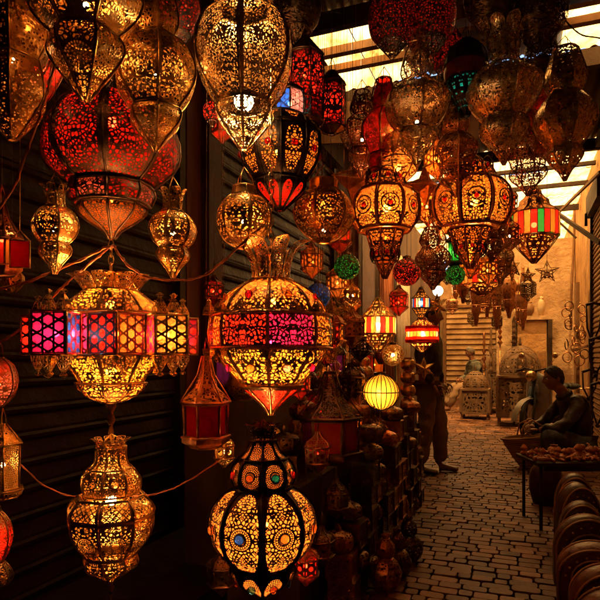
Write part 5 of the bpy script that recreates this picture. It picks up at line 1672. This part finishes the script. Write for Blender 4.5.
# tall finials and knobby poles standing on / behind cabinets
for k, (u, v0, v1, Y) in enumerate([(491, 328, 375, 11.6), (500, 318, 345, 10.6), (514, 316, 345, 9.9), (508, 306, 360, 11.9), (520, 300, 350, 11.7), (484, 332, 370, 12.0)]):
    px = Y / F
    p = P(u, v1, Y)
    h = (v1 - v0) * px
    mb = MB()
    prof = [(.03, 0)]
    m = 5
    for j in range(m):
        z = h * j / m
        prof += [(.018, z + h * .02), (.055 * (1 - j * .12), z + h * .09), (.018, z + h * .17)]
    prof += [(.004, h)]
    mb.lathe(prof, 10)
    if p.z > 0:
        mb.tube([(0, 0, 0), (0, 0, -p.z)], .014, 6)
    o = mb.build('knobbed_pole', metal('copper') if k % 2 else MAT['cabinet_wood'])
    o.location = p
    tag(o, '%s knobbed turned pole rising among the domed cabinets, counted from the left' % ['second', 'third', 'fifth', 'fourth', 'last', 'first'][k], 'pole', 'knobbed poles')

# niche with shelf in the pale wall
mb = MB(); sbox(mb, 12.10, 12.198, -.02, .52, 0.0, 1.93)
tag(mb.build('door', MAT['plaster_ochre']), 'pale boarded door under the shelf behind the moped', 'door')
mb = MB(); sbox(mb, 12.02, 12.198, -.12, .62, 1.94, 2.02)
tag(mb.build('shelf', MAT['plaster_pale']), 'pale shelf above the door behind the moped', 'shelf')
mb = MB(); sbox(mb, 12.02, 12.198, -.12, -.04, 0, 1.935); tag(mb.build('plank', MAT['wood_dark']), 'dark upright plank left of the door behind the moped', 'plank')
mb = MB(); sbox(mb, 12.02, 12.198, .54, .62, 0, 1.935); tag(mb.build('plank', MAT['wood_dark']), 'dark upright plank right of the door behind the moped', 'plank')
for k, (t, w_, h, m, lb) in enumerate([(-.02, .14, .2, 'cloth_cream', 'small cream bundle on the shelf, left of the brown one'), (.2, .2, .26, 'wood_mid', 'brown bundle in the middle of the shelf'), (.42, .14, .34, 'cloth_cream', 'taller cream bundle at the right of the shelf')]):
    mb = MB(); mb.sphere((0, 0, h / 2), h / 2, 12, 8, (w_ / h, w_ / h, 1)); 
    mb.tube([(0, 0, h * .9), (.02, 0, h * 1.1)], [.03, .04], 6)
    o = mb.build('bundle', MAT[m]); o.location = S(12.10, t, 2.021); tag(o, lb, 'bundle')

# rings and tack hanging on the right wall
rnd = random.Random(21)
for k in range(18):
    u, v = 566 + rnd.uniform(0, 20), 306 + k * 3.2
    Y = 8.5 + rnd.uniform(-.2, .3)
    p = P(u, v, Y)
    r = rnd.uniform(.04, .075)
    rt = Matrix.Rotation(rnd.uniform(-.8, .8), 3, 'Z') @ Matrix.Rotation(rnd.uniform(-.4, .4), 3, 'Y')
    mb = MB(); mb.tube([rt @ Vector((r * math.cos(a), 0, r * math.sin(a) * 1.15)) for a in [2 * PI * j / 18 for j in range(18)]], .009, 6, closed=True)
    mb.tube([rt @ Vector((0, 0, r * 1.15)), rt @ Vector((0, .02, r * 1.15 + .05))], .004, 4)
    o = mb.build('hanging_ring', metal('copper') if k % 3 else metal('shade_dim')); o.location = p
    tag(o, 'metal ring in the bunch hanging by the ribbed shutter above the crouching man', 'ring', 'rings hanging by the ribbed shutter')
mb = MB(); mb.box((0, 0, 0), (.05, .3, 1.75), M=Matrix.Rotation(-A, 3, 'Z'))
o = mb.build('hanging_board', MAT['wood_mid']); o.location = P(577, 338, 8.95); tag(o, 'narrow board behind the bunch of metal rings', 'board')
for k, (u, v, Y, L) in enumerate([(594, 305, 7.3, .5), (597, 340, 7.1, .45), (590, 372, 7.4, .35), (599, 385, 6.9, .5)]):
    p = P(u, v, Y)
    mb = MB()
    mb.tube([(-.10, 0, 0), (0, .02, .03), (.10, 0, 0)], .02, 6)
    mb.tube([(-.1, 0, 0), (-.09, 0, -L * .6), (-.02, 0, -L)], .012, 5); mb.tube([(.1, 0, 0), (.07, 0, -L * .6), (-.02, 0, -L)], .012, 5)
    mb.sphere((-.02, 0, -L), .03, 8, 6)
    o = mb.build('harness', MAT['leather_dark']); o.location = p
    tag(o, '%s dark leather harness hanging on the right wall edge, counted from the top' % words[k].replace('nearest', 'first'), 'harness', 'leather harnesses')
# bracket pole across
beam('bracket', P(572, 350, 8.4), P(588, 346, 8.0), .03, .03, MAT['wood_mid'], 'short wooden peg sticking out by the metal rings')
# wall bracket lamp arm near the shutter top
mb = MB(); mb.tube([P(586, 226, 8.0), P(586, 214, 8.0), P(592, 209, 7.8), P(600, 211, 7.5)], .02, 6); tag(mb.build('iron_bracket', MAT['iron_dark']), 'curved iron bracket above the ribbed shutter door', 'bracket')

# moped
def moped():
    root = empty('moped', P(553, 430, 8.2), 0, 'old grey blue moped leaning behind the crouching man, front wheel to the left', 'moped')
    root.location.z = 0
    root.rotation_euler = (0, 0, .55)
    def wheel(x, r, turn=0.0):
        M = Matrix.Rotation(turn, 3, 'Z')
        c = Vector((x, 0, r))
        mb = MB(); mb.tube([c + M @ Vector((r * math.cos(a), 0, r * math.sin(a))) for a in [2 * PI * k / 28 for k in range(28)]], .03, 8, closed=True)
        w = mb.build('wheel', MAT['rubber'], root)
        mb = MB(); mb.tube([c + M @ Vector(((r - .04) * math.cos(a), 0, (r - .04) * math.sin(a))) for a in [2 * PI * k / 28 for k in range(28)]], .012, 6, closed=True)
        for k in range(14):
            a = 2 * PI * k / 14
            mb.tube([c, c + M @ Vector(((r - .04) * math.cos(a), 0, (r - .04) * math.sin(a)))], .002, 4)
        mb.sphere(c, .045, 10, 6)
        mb.build('rim', metal('silver'), w)
    wheel(-.55, .29, .3); wheel(.62, .29)
    mb = MB(); mb.tube([(-.55, 0, .62), (-.50, 0, .60), (-.44, 0, .86), (-.40, 0, 1.0)], [.035, .035, .03, .025], 8)
    for y in (-.06, .06): mb.tube([(-.55, y, .29), (-.50, y, .6), (-.46, y * .5, .78)], .018, 6)
    mb.build('fork', MAT['bike_blue'], root)
    mb = MB(); mb.tube([(-.34, -.32, 1.0), (-.40, -.18, 1.04), (-.42, 0, 1.0), (-.40, .18, 1.04), (-.34, .32, 1.0)], .014, 6)
    for y in (-1, 1): mb.tube([(-.36, y * .24, 1.015), (-.32, y * .36, .995)], .022, 8)
    hb = mb.build('handlebar', MAT['iron_dark'], root)
    for y in (-1, 1):
        mb = MB(); mb.tube([(-.38, y * .2, 1.04), (-.36, y * .26, 1.18)], .006, 5); mb.sphere((-.355, y * .27, 1.22), .05, 10, 6, (.3, 1, .8))
        mb.build('mirror', metal('silver'), hb)
    mb = MB(); mb.sphere((-.50, 0, .93), .085, 14, 8, (1, .9, .9)); mb.build('headlight', metal('silver'), root)
    mb = MB(); mb.lathe(spline([(.01, -.42), (.17, -.3), (.20, 0), (.17, .26), (.01, .36)], 4), 12, (-.34, 0, .62), 0, True, Matrix.Diagonal(Vector((.22, 1, 1))).to_3x3()); mb.build('leg_shield', MAT['bike_grey'], root)
    mb = MB(); mb.tube([(-.42, 0, .8), (-.25, 0, .42), (.1, 0, .33), (.5, 0, .42), (.62, 0, .6)], [.04, .06, .07, .06, .04], 10); mb.build('body', MAT['bike_grey'], root)
    mb = MB(); mb.sphere((.12, 0, .30), .13, 12, 8, (1.2, .7, .8)); mb.tube([(.1, .09, .24), (.5, .12, .2), (.85, .12, .26)], [.02, .035, .03], 8); mb.build('engine', metal('dark'), root)
    mb = MB(); mb.sphere((.36, 0, .76), .1, 14, 8, (2.8, 1.2, .55)); mb.tube([(.3, 0, .72), (.3, 0, .4)], .02, 6); mb.build('saddle', MAT['rubber'], root)
    for x, nm in ((-.55, 0), (.62, 1)):
        mb = MB()
        vs, fs = [], []
        for k in range(13):
            a = PI * (.08 + .9 * k / 12) if x < 0 else PI * (.02 + .8 * k / 12)
            for y in (-.05, 0, .05):
                rr = .345 - abs(y) * .4
                vs.append((x + rr * math.cos(a), y, .29 + rr * math.sin(a)))
        for k in range(12):
            for j in range(2): fs.append((k * 3 + j, k * 3 + j + 1, (k + 1) * 3 + j + 1, (k + 1) * 3 + j))
        mb.add(vs, fs, smooth=True); mb.build('mudguard', MAT['bike_grey'], root)
    mb = MB(); mb.tube([(.55, -.1, .72), (.95, -.1, .72), (.95, .1, .72), (.55, .1, .72)], .010, 5, closed=True)
    for x in (.65, .75, .85): mb.tube([(x, -.1, .72), (x, .1, .72)], .007, 4)
    mb.build('luggage_rack', metal('silver'), root)
    mb = MB(); mb.tube([(.1, .1, .2), (.12, .2, .01)], .012, 5); mb.build('kick_stand', MAT['iron_dark'], root)
moped()

# basket in front of the crouching man
def basket():
    root = empty('straw_basket', P(531, 458, 6.1), -.2, 'wide mouthed straw basket held between the crouching man\'s hands', 'basket')
    root.location.z = 0.0
    prof = spline([(.10, 0), (.15, .10), (.20, .22), (.235, .32)], 4)
    mb = MB()
    el = Matrix.Diagonal(Vector((1.15, .62, 1))).to_3x3()
    M = Matrix.Rotation(-.12, 3, 'Y') @ el
    mb.lathe(prof + [(prof[-1][0] - .01, prof[-1][1])] + [(max(.005, r - .012), z + .006) for r, z in prof[::-1]], 26, (0, 0, 0.015), 0, True, M)
    mb.add([M @ Vector((.1 * math.cos(2 * PI * k / 26), .1 * math.sin(2 * PI * k / 26), .01)) for k in range(26)], [tuple(range(26))])
    mb.build('woven_body', MAT['straw'], root)
    mb = MB(); mb.tube([M @ Vector((.238 * math.cos(a), .238 * math.sin(a), .335)) for a in [2 * PI * k / 26 for k in range(26)]], .010, 6, closed=True)
    mb.build('rim', MAT['leather_tan'], root)
    for y in (-.13, .13):
        mb = MB(); mb.tube([(-.12, y, .33), (-.10, y * .8, .46), (0, y * .5, .52), (.10, y * .8, .46), (.12, y, .33)], .009, 6); mb.build('handle', MAT['leather_tan'], root)
    return root
basket()

# ------------------------------------------------------------------ people
def skinned(nodes, edges, level=2, root=0):
    """grow one smooth surface over a skeleton; returns (verts, faces)"""
    me = bpy.data.meshes.new('tmp')
    names = list(nodes)
    idx = {n: i for i, n in enumerate(names)}
    me.from_pydata([nodes[n][0] for n in names], [(idx[a], idx[b]) for a, b in edges], [])
    o = bpy.data.objects.new('tmp', me)
    COL.objects.link(o)
    md = o.modifiers.new('skin', 'SKIN')
    sv = me.skin_vertices[0].data
    for n in names:
        r = nodes[n][1]
        sv[idx[n]].radius = r if isinstance(r, tuple) else (r, r)
        sv[idx[n]].use_root = (idx[n] == root)
    md.use_smooth_shade = True
    sb = o.modifiers.new('sub', 'SUBSURF'); sb.levels = level; sb.render_levels = level
    dg = bpy.context.evaluated_depsgraph_get()
    dg.update()
    ev = o.evaluated_get(dg)
    m2 = bpy.data.meshes.new_from_object(ev)
    vs = [v.co.copy() for v in m2.vertices]
    fs = [tuple(p.vertices) for p in m2.polygons]
    bpy.data.objects.remove(o); bpy.data.meshes.remove(me); bpy.data.meshes.remove(m2)
    return vs, fs

def head_mesh(mb, c, yaw, pitch, s=1.0, mi_skin=0, mi_eye=1, mi_lip=2):
    """face looks along local -Y before rotation; c is the skull centre"""
    M = Matrix.Rotation(yaw, 3, 'Z') @ Matrix.Rotation(pitch, 3, 'X')
    n, m = 36, 28
    vs, fs = [], []
    for i in range(m + 1):
        th = PI * i / m
        for j in range(n):
            ph = 2 * PI * j / n
            d = Vector((math.sin(th) * math.cos(ph), math.sin(th) * math.sin(ph), math.cos(th)))
            x, y, z = d.x * .074, d.y * .096, d.z * .118
            if z < -.01:                          # jaw narrows, chin comes forward
                k = min(1, (-z - .01) / .10)
                x *= 1 - .42 * k
                if y > 0: y *= 1 - .55 * k
                else: y = y * (1 - .05 * k) - .010 * k
            f = max(0, -d.y)
            g = lambda cx, cz, sx, sz: math.exp(-((x - cx) / sx) ** 2 - ((z - cz) / sz) ** 2)
            if d.y < 0:
                y -= .026 * g(0, -.026, .013, .016) + .013 * g(0, -.002, .009, .026)     # nose
                y += .010 * (g(-.030, .004, .016, .013) + g(.030, .004, .016, .013))      # sockets
                y -= .006 * (g(-.03, .026, .024, .009) + g(.03, .026, .024, .009))       # brow
                y -= .008 * g(0, -.060, .020, .007) + .007 * g(0, -.072, .018, .006)      # lips
                y -= .008 * g(0, -.096, .018, .012)                                        # chin
                y -= .004 * (g(-.045, -.03, .018, .02) + g(.045, -.03, .018, .02))
            vs.append(M @ (Vector((x, y, z)) * s) + c)
    for i in range(m):
        for j in range(n):
            fs.append((i * n + j, (i + 1) * n + j, (i + 1) * n + (j + 1) % n, i * n + (j + 1) % n))
    mb.add(vs, fs, mi_skin, smooth=True)
    for sx in (-1, 1):
        mb.sphere(M @ (Vector((sx * .029, -.081, .004)) * s) + c, .0125 * s, 10, 8, mi=mi_eye)
        mb.sphere(M @ (Vector((sx * .029, -.0915, .004)) * s) + c, .0055 * s, 8, 6, mi=mi_lip)
        mb.sphere(M @ (Vector((sx * .077, .012, -.006)) * s) + c, .030 * s, 10, 8, (.3, .62, 1), mi=mi_skin, M=M.to_4x4())
        mb.tube([M @ (Vector((sx * q, -.094 - .0 + abs(q - .03) * .25, .024 + (.003 if q == .03 else 0))) * s) + c for q in (.014, .03, .046)], [.003 * s, .0045 * s, .002 * s], 5, mi=mi_lip)
    return M

def hair_mesh(c, yaw, pitch, s=1.0):
    M = Matrix.Rotation(yaw, 3, 'Z') @ Matrix.Rotation(pitch, 3, 'X')
    n, m = 36, 16
    vs, fs = [], []
    rr = random.Random(2)
    for i in range(m + 1):
        for j in range(n):
            ph = 2 * PI * j / n
            lim = .27 + .45 * (math.sin(ph) * .5 + .5) ** .75    # front hairline high, nape low
            th = PI * lim * i / m
            d = Vector((math.sin(th) * math.cos(ph), math.sin(th) * math.sin(ph), math.cos(th)))
            k = 1.10 + rr.uniform(-.03, .03) - (.08 if i == m else 0)
            p = Vector((d.x * .076, d.y * .098, d.z * .120)) * k
            if p.y > 0 and p.z < -.01: p.x *= .9
            vs.append(M @ (p * s) + c)
    for i in range(m):
        for j in range(n):
            fs.append((i * n + j, (i + 1) * n + j, (i + 1) * n + (j + 1) % n, i * n + (j + 1) % n))
    mb = MB(); mb.add(vs, fs, smooth=True)
    return mb

def hand_mesh(mb, wrist, direction, palm_n, side=1, s=1.0, curl=.5):
    """palm and five separate curled fingers"""
    d = Vector(direction).normalized(); nrm = Vector(palm_n); nrm = (nrm - d * nrm.dot(d)).normalized()
    x = d.cross(nrm) * side
    W = Vector(wrist)
    nodes = {'w': (W, (.022 * s, .017 * s)), 'p1': (W + d * .04 * s, (.036 * s, .016 * s)), 'p2': (W + d * .085 * s, (.038 * s, .014 * s))}
    vs, fs = skinned(nodes, [('w', 'p1'), ('p1', 'p2')], 2, 0)
    mb.add(vs, fs, 0, smooth=True)
    for k, (off, L) in enumerate(((-.030, .070), (-.010, .080), (.010, .076), (.029, .060))):
        b = W + d * .078 * s + x * off * s
        p = [b]
        ang = 0
        for q, f_ in enumerate((.42, .32, .26)):
            ang += curl * (.7 + .25 * q)
            dd = d * math.cos(ang) + nrm * math.sin(ang)
            p.append(p[-1] + dd * L * f_ * s)
        vs, fs = skinned({str(i): (q, (.0092 - .0009 * i) * s) for i, q in enumerate(p)}, [('0', '1'), ('1', '2'), ('2', '3')], 2, 0)
        mb.add(vs, fs, 0, smooth=True)
    b = W + d * .028 * s - x * .026 * s
    p = [b, b + (-x * .030 + d * .022 + nrm * .008) * s, b + (-x * .040 + d * .052 + nrm * .024) * s, b + (-x * .034 + d * .074 + nrm * .036) * s]
    vs, fs = skinned({str(i): (q, (.0115 - .001 * i) * s) for i, q in enumerate(p)}, [('0', '1'), ('1', '2'), ('2', '3')], 2, 0)
    mb.add(vs, fs, 0, smooth=True)

def person(label, loc, rz, J, yaw, pitch, top_m, leg_m, shoe_m, hair_m, hscale=1.0, hands=None, collar=True):
    """J: joints in local metres, person faces local -Y. Limb order: shoulder, elbow, wrist, hip, knee, ankle, toe"""
    root = empty('person', loc, rz, label, 'person')
    V = {k: Vector(v) for k, v in J.items()}
    mb = MB()
    # body: neck, trunk, limbs in one surface
    nd = {'pelvis': (V['pelvis'], (.15, .11)), 'waist': (V['pelvis'].lerp(V['chest'], .5), (.14, .10)), 'chest': (V['chest'], (.165, .115)),
          'neck': (V['neck'], (.062, .062)), 'skull': (V['head'] + Vector((0, 0, -.05)), (.055, .06))}
    ed = [('pelvis', 'waist'), ('waist', 'chest'), ('chest', 'neck'), ('neck', 'skull')]
    for s_ in ('l', 'r'):
        nd['sh' + s_] = (V['sh' + s_], .062); nd['el' + s_] = (V['el' + s_], .043); nd['wr' + s_] = (V['wr' + s_], .028)
        nd['hp' + s_] = (V['hp' + s_], .085); nd['kn' + s_] = (V['kn' + s_], .058); nd['an' + s_] = (V['an' + s_], .040)
        ed += [('chest', 'sh' + s_), ('sh' + s_, 'el' + s_), ('el' + s_, 'wr' + s_), ('pelvis', 'hp' + s_), ('hp' + s_, 'kn' + s_), ('kn' + s_, 'an' + s_)]
    vs, fs = skinned(nd, ed, 2, 0)
    mb.add(vs, fs, 0, smooth=True)
    head_mesh(mb, V['head'], yaw, pitch, hscale)
    for s_, sd_ in (('l', 1), ('r', -1)):
        dr, nn = (hands or {}).get(s_, (V['wr' + s_] - V['el' + s_], Vector((-sd_, 0, 0))))
        hand_mesh(mb, V['wr' + s_], dr, nn, sd_)
    mb.build('body', [MAT['skin'], MAT['eye_white'], MAT['hair']], root)
    hair_mesh(V['head'], yaw, pitch, hscale).build('hair', hair_m, root)
    # jacket
    nd = {'hem': (V['pelvis'] + (V['chest'] - V['pelvis']) * .02, (.185, .145)), 'waist': (V['pelvis'].lerp(V['chest'], .5), (.185, .14)), 'chest': (V['chest'], (.205, .15)), 'nk': (V['chest'].lerp(V['neck'], .72), (.085, .085))}
    ed = [('hem', 'waist'), ('waist', 'chest'), ('chest', 'nk')]
    for s_ in ('l', 'r'):
        nd['sh' + s_] = (V['sh' + s_], .088); nd['md' + s_] = (V['sh' + s_].lerp(V['el' + s_], .5), .074); nd['el' + s_] = (V['el' + s_], .064); nd['wr' + s_] = (V['el' + s_].lerp(V['wr' + s_], .93), .044)
        ed += [('chest', 'sh' + s_), ('sh' + s_, 'md' + s_), ('md' + s_, 'el' + s_), ('el' + s_, 'wr' + s_)]
    vs, fs = skinned(nd, ed, 2, 0)
    # cloth folds
    rr = random.Random(4)
    vs = [v + Vector((math.sin(v.z * 46 + v.x * 30), math.sin(v.z * 38 + v.y * 44 + 1), math.sin(v.x * 50 + v.y * 36))) * .007 for v in vs]
    mb = MB(); mb.add(vs, fs, 0, smooth=True)
    jk = mb.build('jacket', top_m, root)
    if collar:
        c = V['chest'].lerp(V['neck'], .80)
        ax = (V['neck'] - V['chest']).normalized().to_track_quat('Z', 'Y').to_matrix()
        mb = MB(); mb.lathe([(.088, -.02), (.092, .01), (.082, .035), (.074, .03), (.078, 0)], 18, c, 0, True, ax); mb.build('collar', top_m, jk)
    # trousers
    nd = {'wst': (V['pelvis'] + Vector((0, 0, .03)), (.162, .125))}
    ed = []
    for s_ in ('l', 'r'):
        nd['hp' + s_] = (V['hp' + s_], .112); nd['th' + s_] = (V['hp' + s_].lerp(V['kn' + s_], .5), .102); nd['kn' + s_] = (V['kn' + s_], .086)
        nd['cf' + s_] = (V['kn' + s_].lerp(V['an' + s_], .5), .084); nd['an' + s_] = (V['kn' + s_].lerp(V['an' + s_], 1.0), .072)
        ed += [('wst', 'hp' + s_), ('hp' + s_, 'th' + s_), ('th' + s_, 'kn' + s_), ('kn' + s_, 'cf' + s_), ('cf' + s_, 'an' + s_)]
    vs, fs = skinned(nd, ed, 2, 0)
    vs = [v + Vector((math.sin(v.z * 42 + v.x * 20), math.sin(v.z * 34 + v.x * 30 + 1), math.sin(v.z * 20 + v.y * 30) * .5)) * .006 for v in vs]
    mb = MB(); mb.add(vs, fs, 0, smooth=True); mb.build('trousers', leg_m, root)
    for s_ in ('l', 'r'):
        a = V['an' + s_]; td = V['to' + s_] - a; td.z = 0; td.normalize()
        base = Vector((a.x, a.y, V['to' + s_].z))
        nodes = {'a': (a + Vector((0, 0, .03)), .042), 'h': (base - td * .05 + Vector((0, 0, .045)), (.042, .044)), 'm': (base + td * .06 + Vector((0, 0, .042)), (.044, .040)), 'b': (base + td * .14 + Vector((0, 0, .032)), (.046, .030)), 't': (base + td * .19 + Vector((0, 0, .030)), (.042, .028))}
        vs, fs = skinned(nodes, [('a', 'h'), ('h', 'm'), ('m', 'b'), ('b', 't')], 2, 1)
        for v in vs: v.z = max(v.z, V['to' + s_].z + .004)
        mb = MB(); mb.add(vs, fs, 0, smooth=True)
        mb.build('shoe', shoe_m, root)
    return root
noisy('eye_white', (.30, .26, .22), (.4, .35, .3), .3, 10)

# standing man: seen from the side, facing right, weight on both feet
p = P(429, 400, 5.84); p.z = .001
person('man in a black jacket and khaki trousers standing at the left edge of the paving', p, R(62),
       dict(pelvis=(0, 0, .95), chest=(0, .0, 1.30), neck=(0, -.01, 1.50), head=(0, -.03, 1.635),
            shl=(.185, .01, 1.40), ell=(.225, .03, 1.13), wrl=(.20, -.10, .92), shr=(-.185, .01, 1.40), elr=(-.225, .03, 1.13), wrr=(-.20, -.10, .92),
            hpl=(.095, 0, .88), knl=(.10, -.09, .49), anl=(.11, -.09, .09), tol=(.13, -.29, 0),
            hpr=(-.095, 0, .88), knr=(-.11, .0, .49), anr=(-.12, .06, .09), tor=(-.14, -.14, 0)),
       0.15, 0.15, MAT['jacket_black'], MAT['khaki'], MAT['shoe_brown'], MAT['hair'])
# crouching man at the right, facing left, holding the basket
p = P(571, 400, 6.1); p.z = .001
# local -Y is his facing; rotate so that -Y points to world -X, a touch to the camera
person('man in dark leather jacket and jeans sitting low at the right, holding a straw basket', p, R(-90),
       dict(pelvis=(0, .10, .27), chest=(0, .03, .60), neck=(0, -.10, .83), head=(0, -.19, .965),
            shl=(.19, -.0, .70), ell=(.24, -.19, .47), wrl=(.10, -.40, .42), shr=(-.19, .0, .70), elr=(-.24, -.19, .47), wrr=(-.10, -.40, .42),
            hpl=(.11, .05, .26), knl=(.20, -.36, .40), anl=(.17, -.30, .08), tol=(.18, -.5, 0),
            hpr=(-.11, .05, .26), knr=(-.19, -.36, .40), anr=(-.16, -.30, .08), tor=(-.17, -.5, 0)),
       0.0, 0.10, MAT['jacket_brown'], MAT['denim'], MAT['shoe_brown'], MAT['hair'],
       hands=dict(l=((-.25, -1, .0), (-.6, 0, -.6)), r=((.25, -1, .0), (.6, 0, -.6))), hscale=1.06)
mb = MB(); mb.box((0, 0, .095), (.34, .34, .03))
for a in (-1, 1):
    for b in (-1, 1): mb.box((a * .14, b * .14, .04), (.04, .04, .078))
o = mb.build('stool', MAT['wood_dark']); o.location = (p.x + .10, p.y, 0); o.rotation_euler = (0, 0, .1); tag(o, 'low wooden stool under the man with the basket', 'stool')
# far seated man facing left beyond the small cabinet
p = P(473, 400, 12.3); p.z = .001
person('man in a grey green jacket and pale trousers seated at the far end, facing left', p, R(-80),
       dict(pelvis=(0, .06, .56), chest=(0, .04, .92), neck=(0, -.02, 1.16), head=(0, -.07, 1.30),
            shl=(.19, .02, 1.03), ell=(.24, -.04, .76), wrl=(.14, -.26, .70), shr=(-.19, .02, 1.03), elr=(-.24, -.04, .76), wrr=(-.14, -.26, .70),
            hpl=(.10, .03, .53), knl=(.15, -.42, .56), anl=(.15, -.62, .13), tol=(.15, -.8, 0.04),
            hpr=(-.10, .03, .53), knr=(-.15, -.42, .56), anr=(-.15, -.55, .12), tor=(-.15, -.75, 0.04)),
       0.0, 0.35, MAT['jacket_teal'], MAT['khaki'], MAT['shoe_brown'], MAT['hair_grey'])
mb = MB(); mb.box((0, 0, .43), (.42, .42, .04))
for a in (-1, 1):
    for b in (-1, 1): mb.box((a * .17, b * .17, .205), (.04, .04, .41))
o = mb.build('stool', MAT['wood_mid']); o.location = (p.x + .06, p.y, 0); tag(o, 'wooden stool under the man seated at the far end', 'stool')

# ------------------------------------------------------------------ cords strung between the lanterns
def cable(label, pts, Y, r=.0035, sag=None, m='cord'):
    q = [Vector(P(u, v, Y if not isinstance(Y, (list, tuple)) else Y[i])) for i, (u, v) in enumerate(pts)]
    sp = spline([tuple(x) for x in q], 6)
    mb = MB(); mb.tube(sp, r, 6)
    # the twisted second strand
    o2 = [Vector(p_) + Vector((math.cos(i * 1.4), math.sin(i * 1.4) * .6, math.sin(i * 1.4))) * r * 1.3 for i, p_ in enumerate(sp)]
    mb.tube(o2, r * .8, 5)
    tag(mb.build('electric_cord', MAT[m]), label, 'cord')
cable('orange twisted cord dropping from the big gold lantern to the left edge', [(62, 40), (52, 75), (42, 110), (27, 150), (12, 190), (-14, 222)], 1.7, .004)
cable('orange cord running from the red lantern\'s tip down to the left', [(111, 246), (92, 262), (70, 280), (48, 302), (20, 330), (-20, 352)], 1.9)
cable('pale twisted cord from the left edge to the red lantern\'s tip', [(-20, 292), (20, 284), (52, 272), (85, 258), (104, 248), (114, 246)], 1.88, .004)
cable('orange cord sagging from the red lantern\'s tip to the round gold ball', [(114, 246), (125, 262), (145, 276), (172, 280), (200, 277), (222, 262), (246, 240), (262, 226)], 1.86)
cable('thin red cord sagging from the left edge past the gold gourd to the dark post', [(-10, 444), (18, 462), (42, 484), (72, 496), (110, 496), (150, 495), (178, 486), (205, 470), (230, 452)], 1.98, .0022)
cable('thin cord rising from the top left corner lanterns', [(-10, 130), (15, 105), (40, 78), (60, 45), (90, -30)], 1.78, .003)
cable('dark wire looping across the near skylight', [(285, 18), (310, 14), (335, 12), (352, 17), (368, 24), (392, 20)], 3.5, .004, m='rubber')
cable('dark wire slanting under the skylight', [(300, 40), (330, 30), (352, 26), (380, 8)], 3.6, .004, m='rubber')
cable('dark wire by the right skylight', [(565, 20), (580, 34), (600, 38), (630, 42)], 3.5, .004, m='rubber')
cable('loose cord down from the silver ball to the plumed lantern', [(262, 226), (250, 236), (244, 248), (252, 262)], 1.9, .0025)
# cigarette end on the paving
mb = MB(); mb.tube([(0, 0, .008), (.05, .02, .008)], .007, 6)
o = mb.build('paper_scrap', MAT['cloth_cream']); o.location = P(443, 480, 5.46); o.location.z = .003; tag(o, 'tiny white paper scrap on the paving near the man\'s shoe', 'paper scrap')
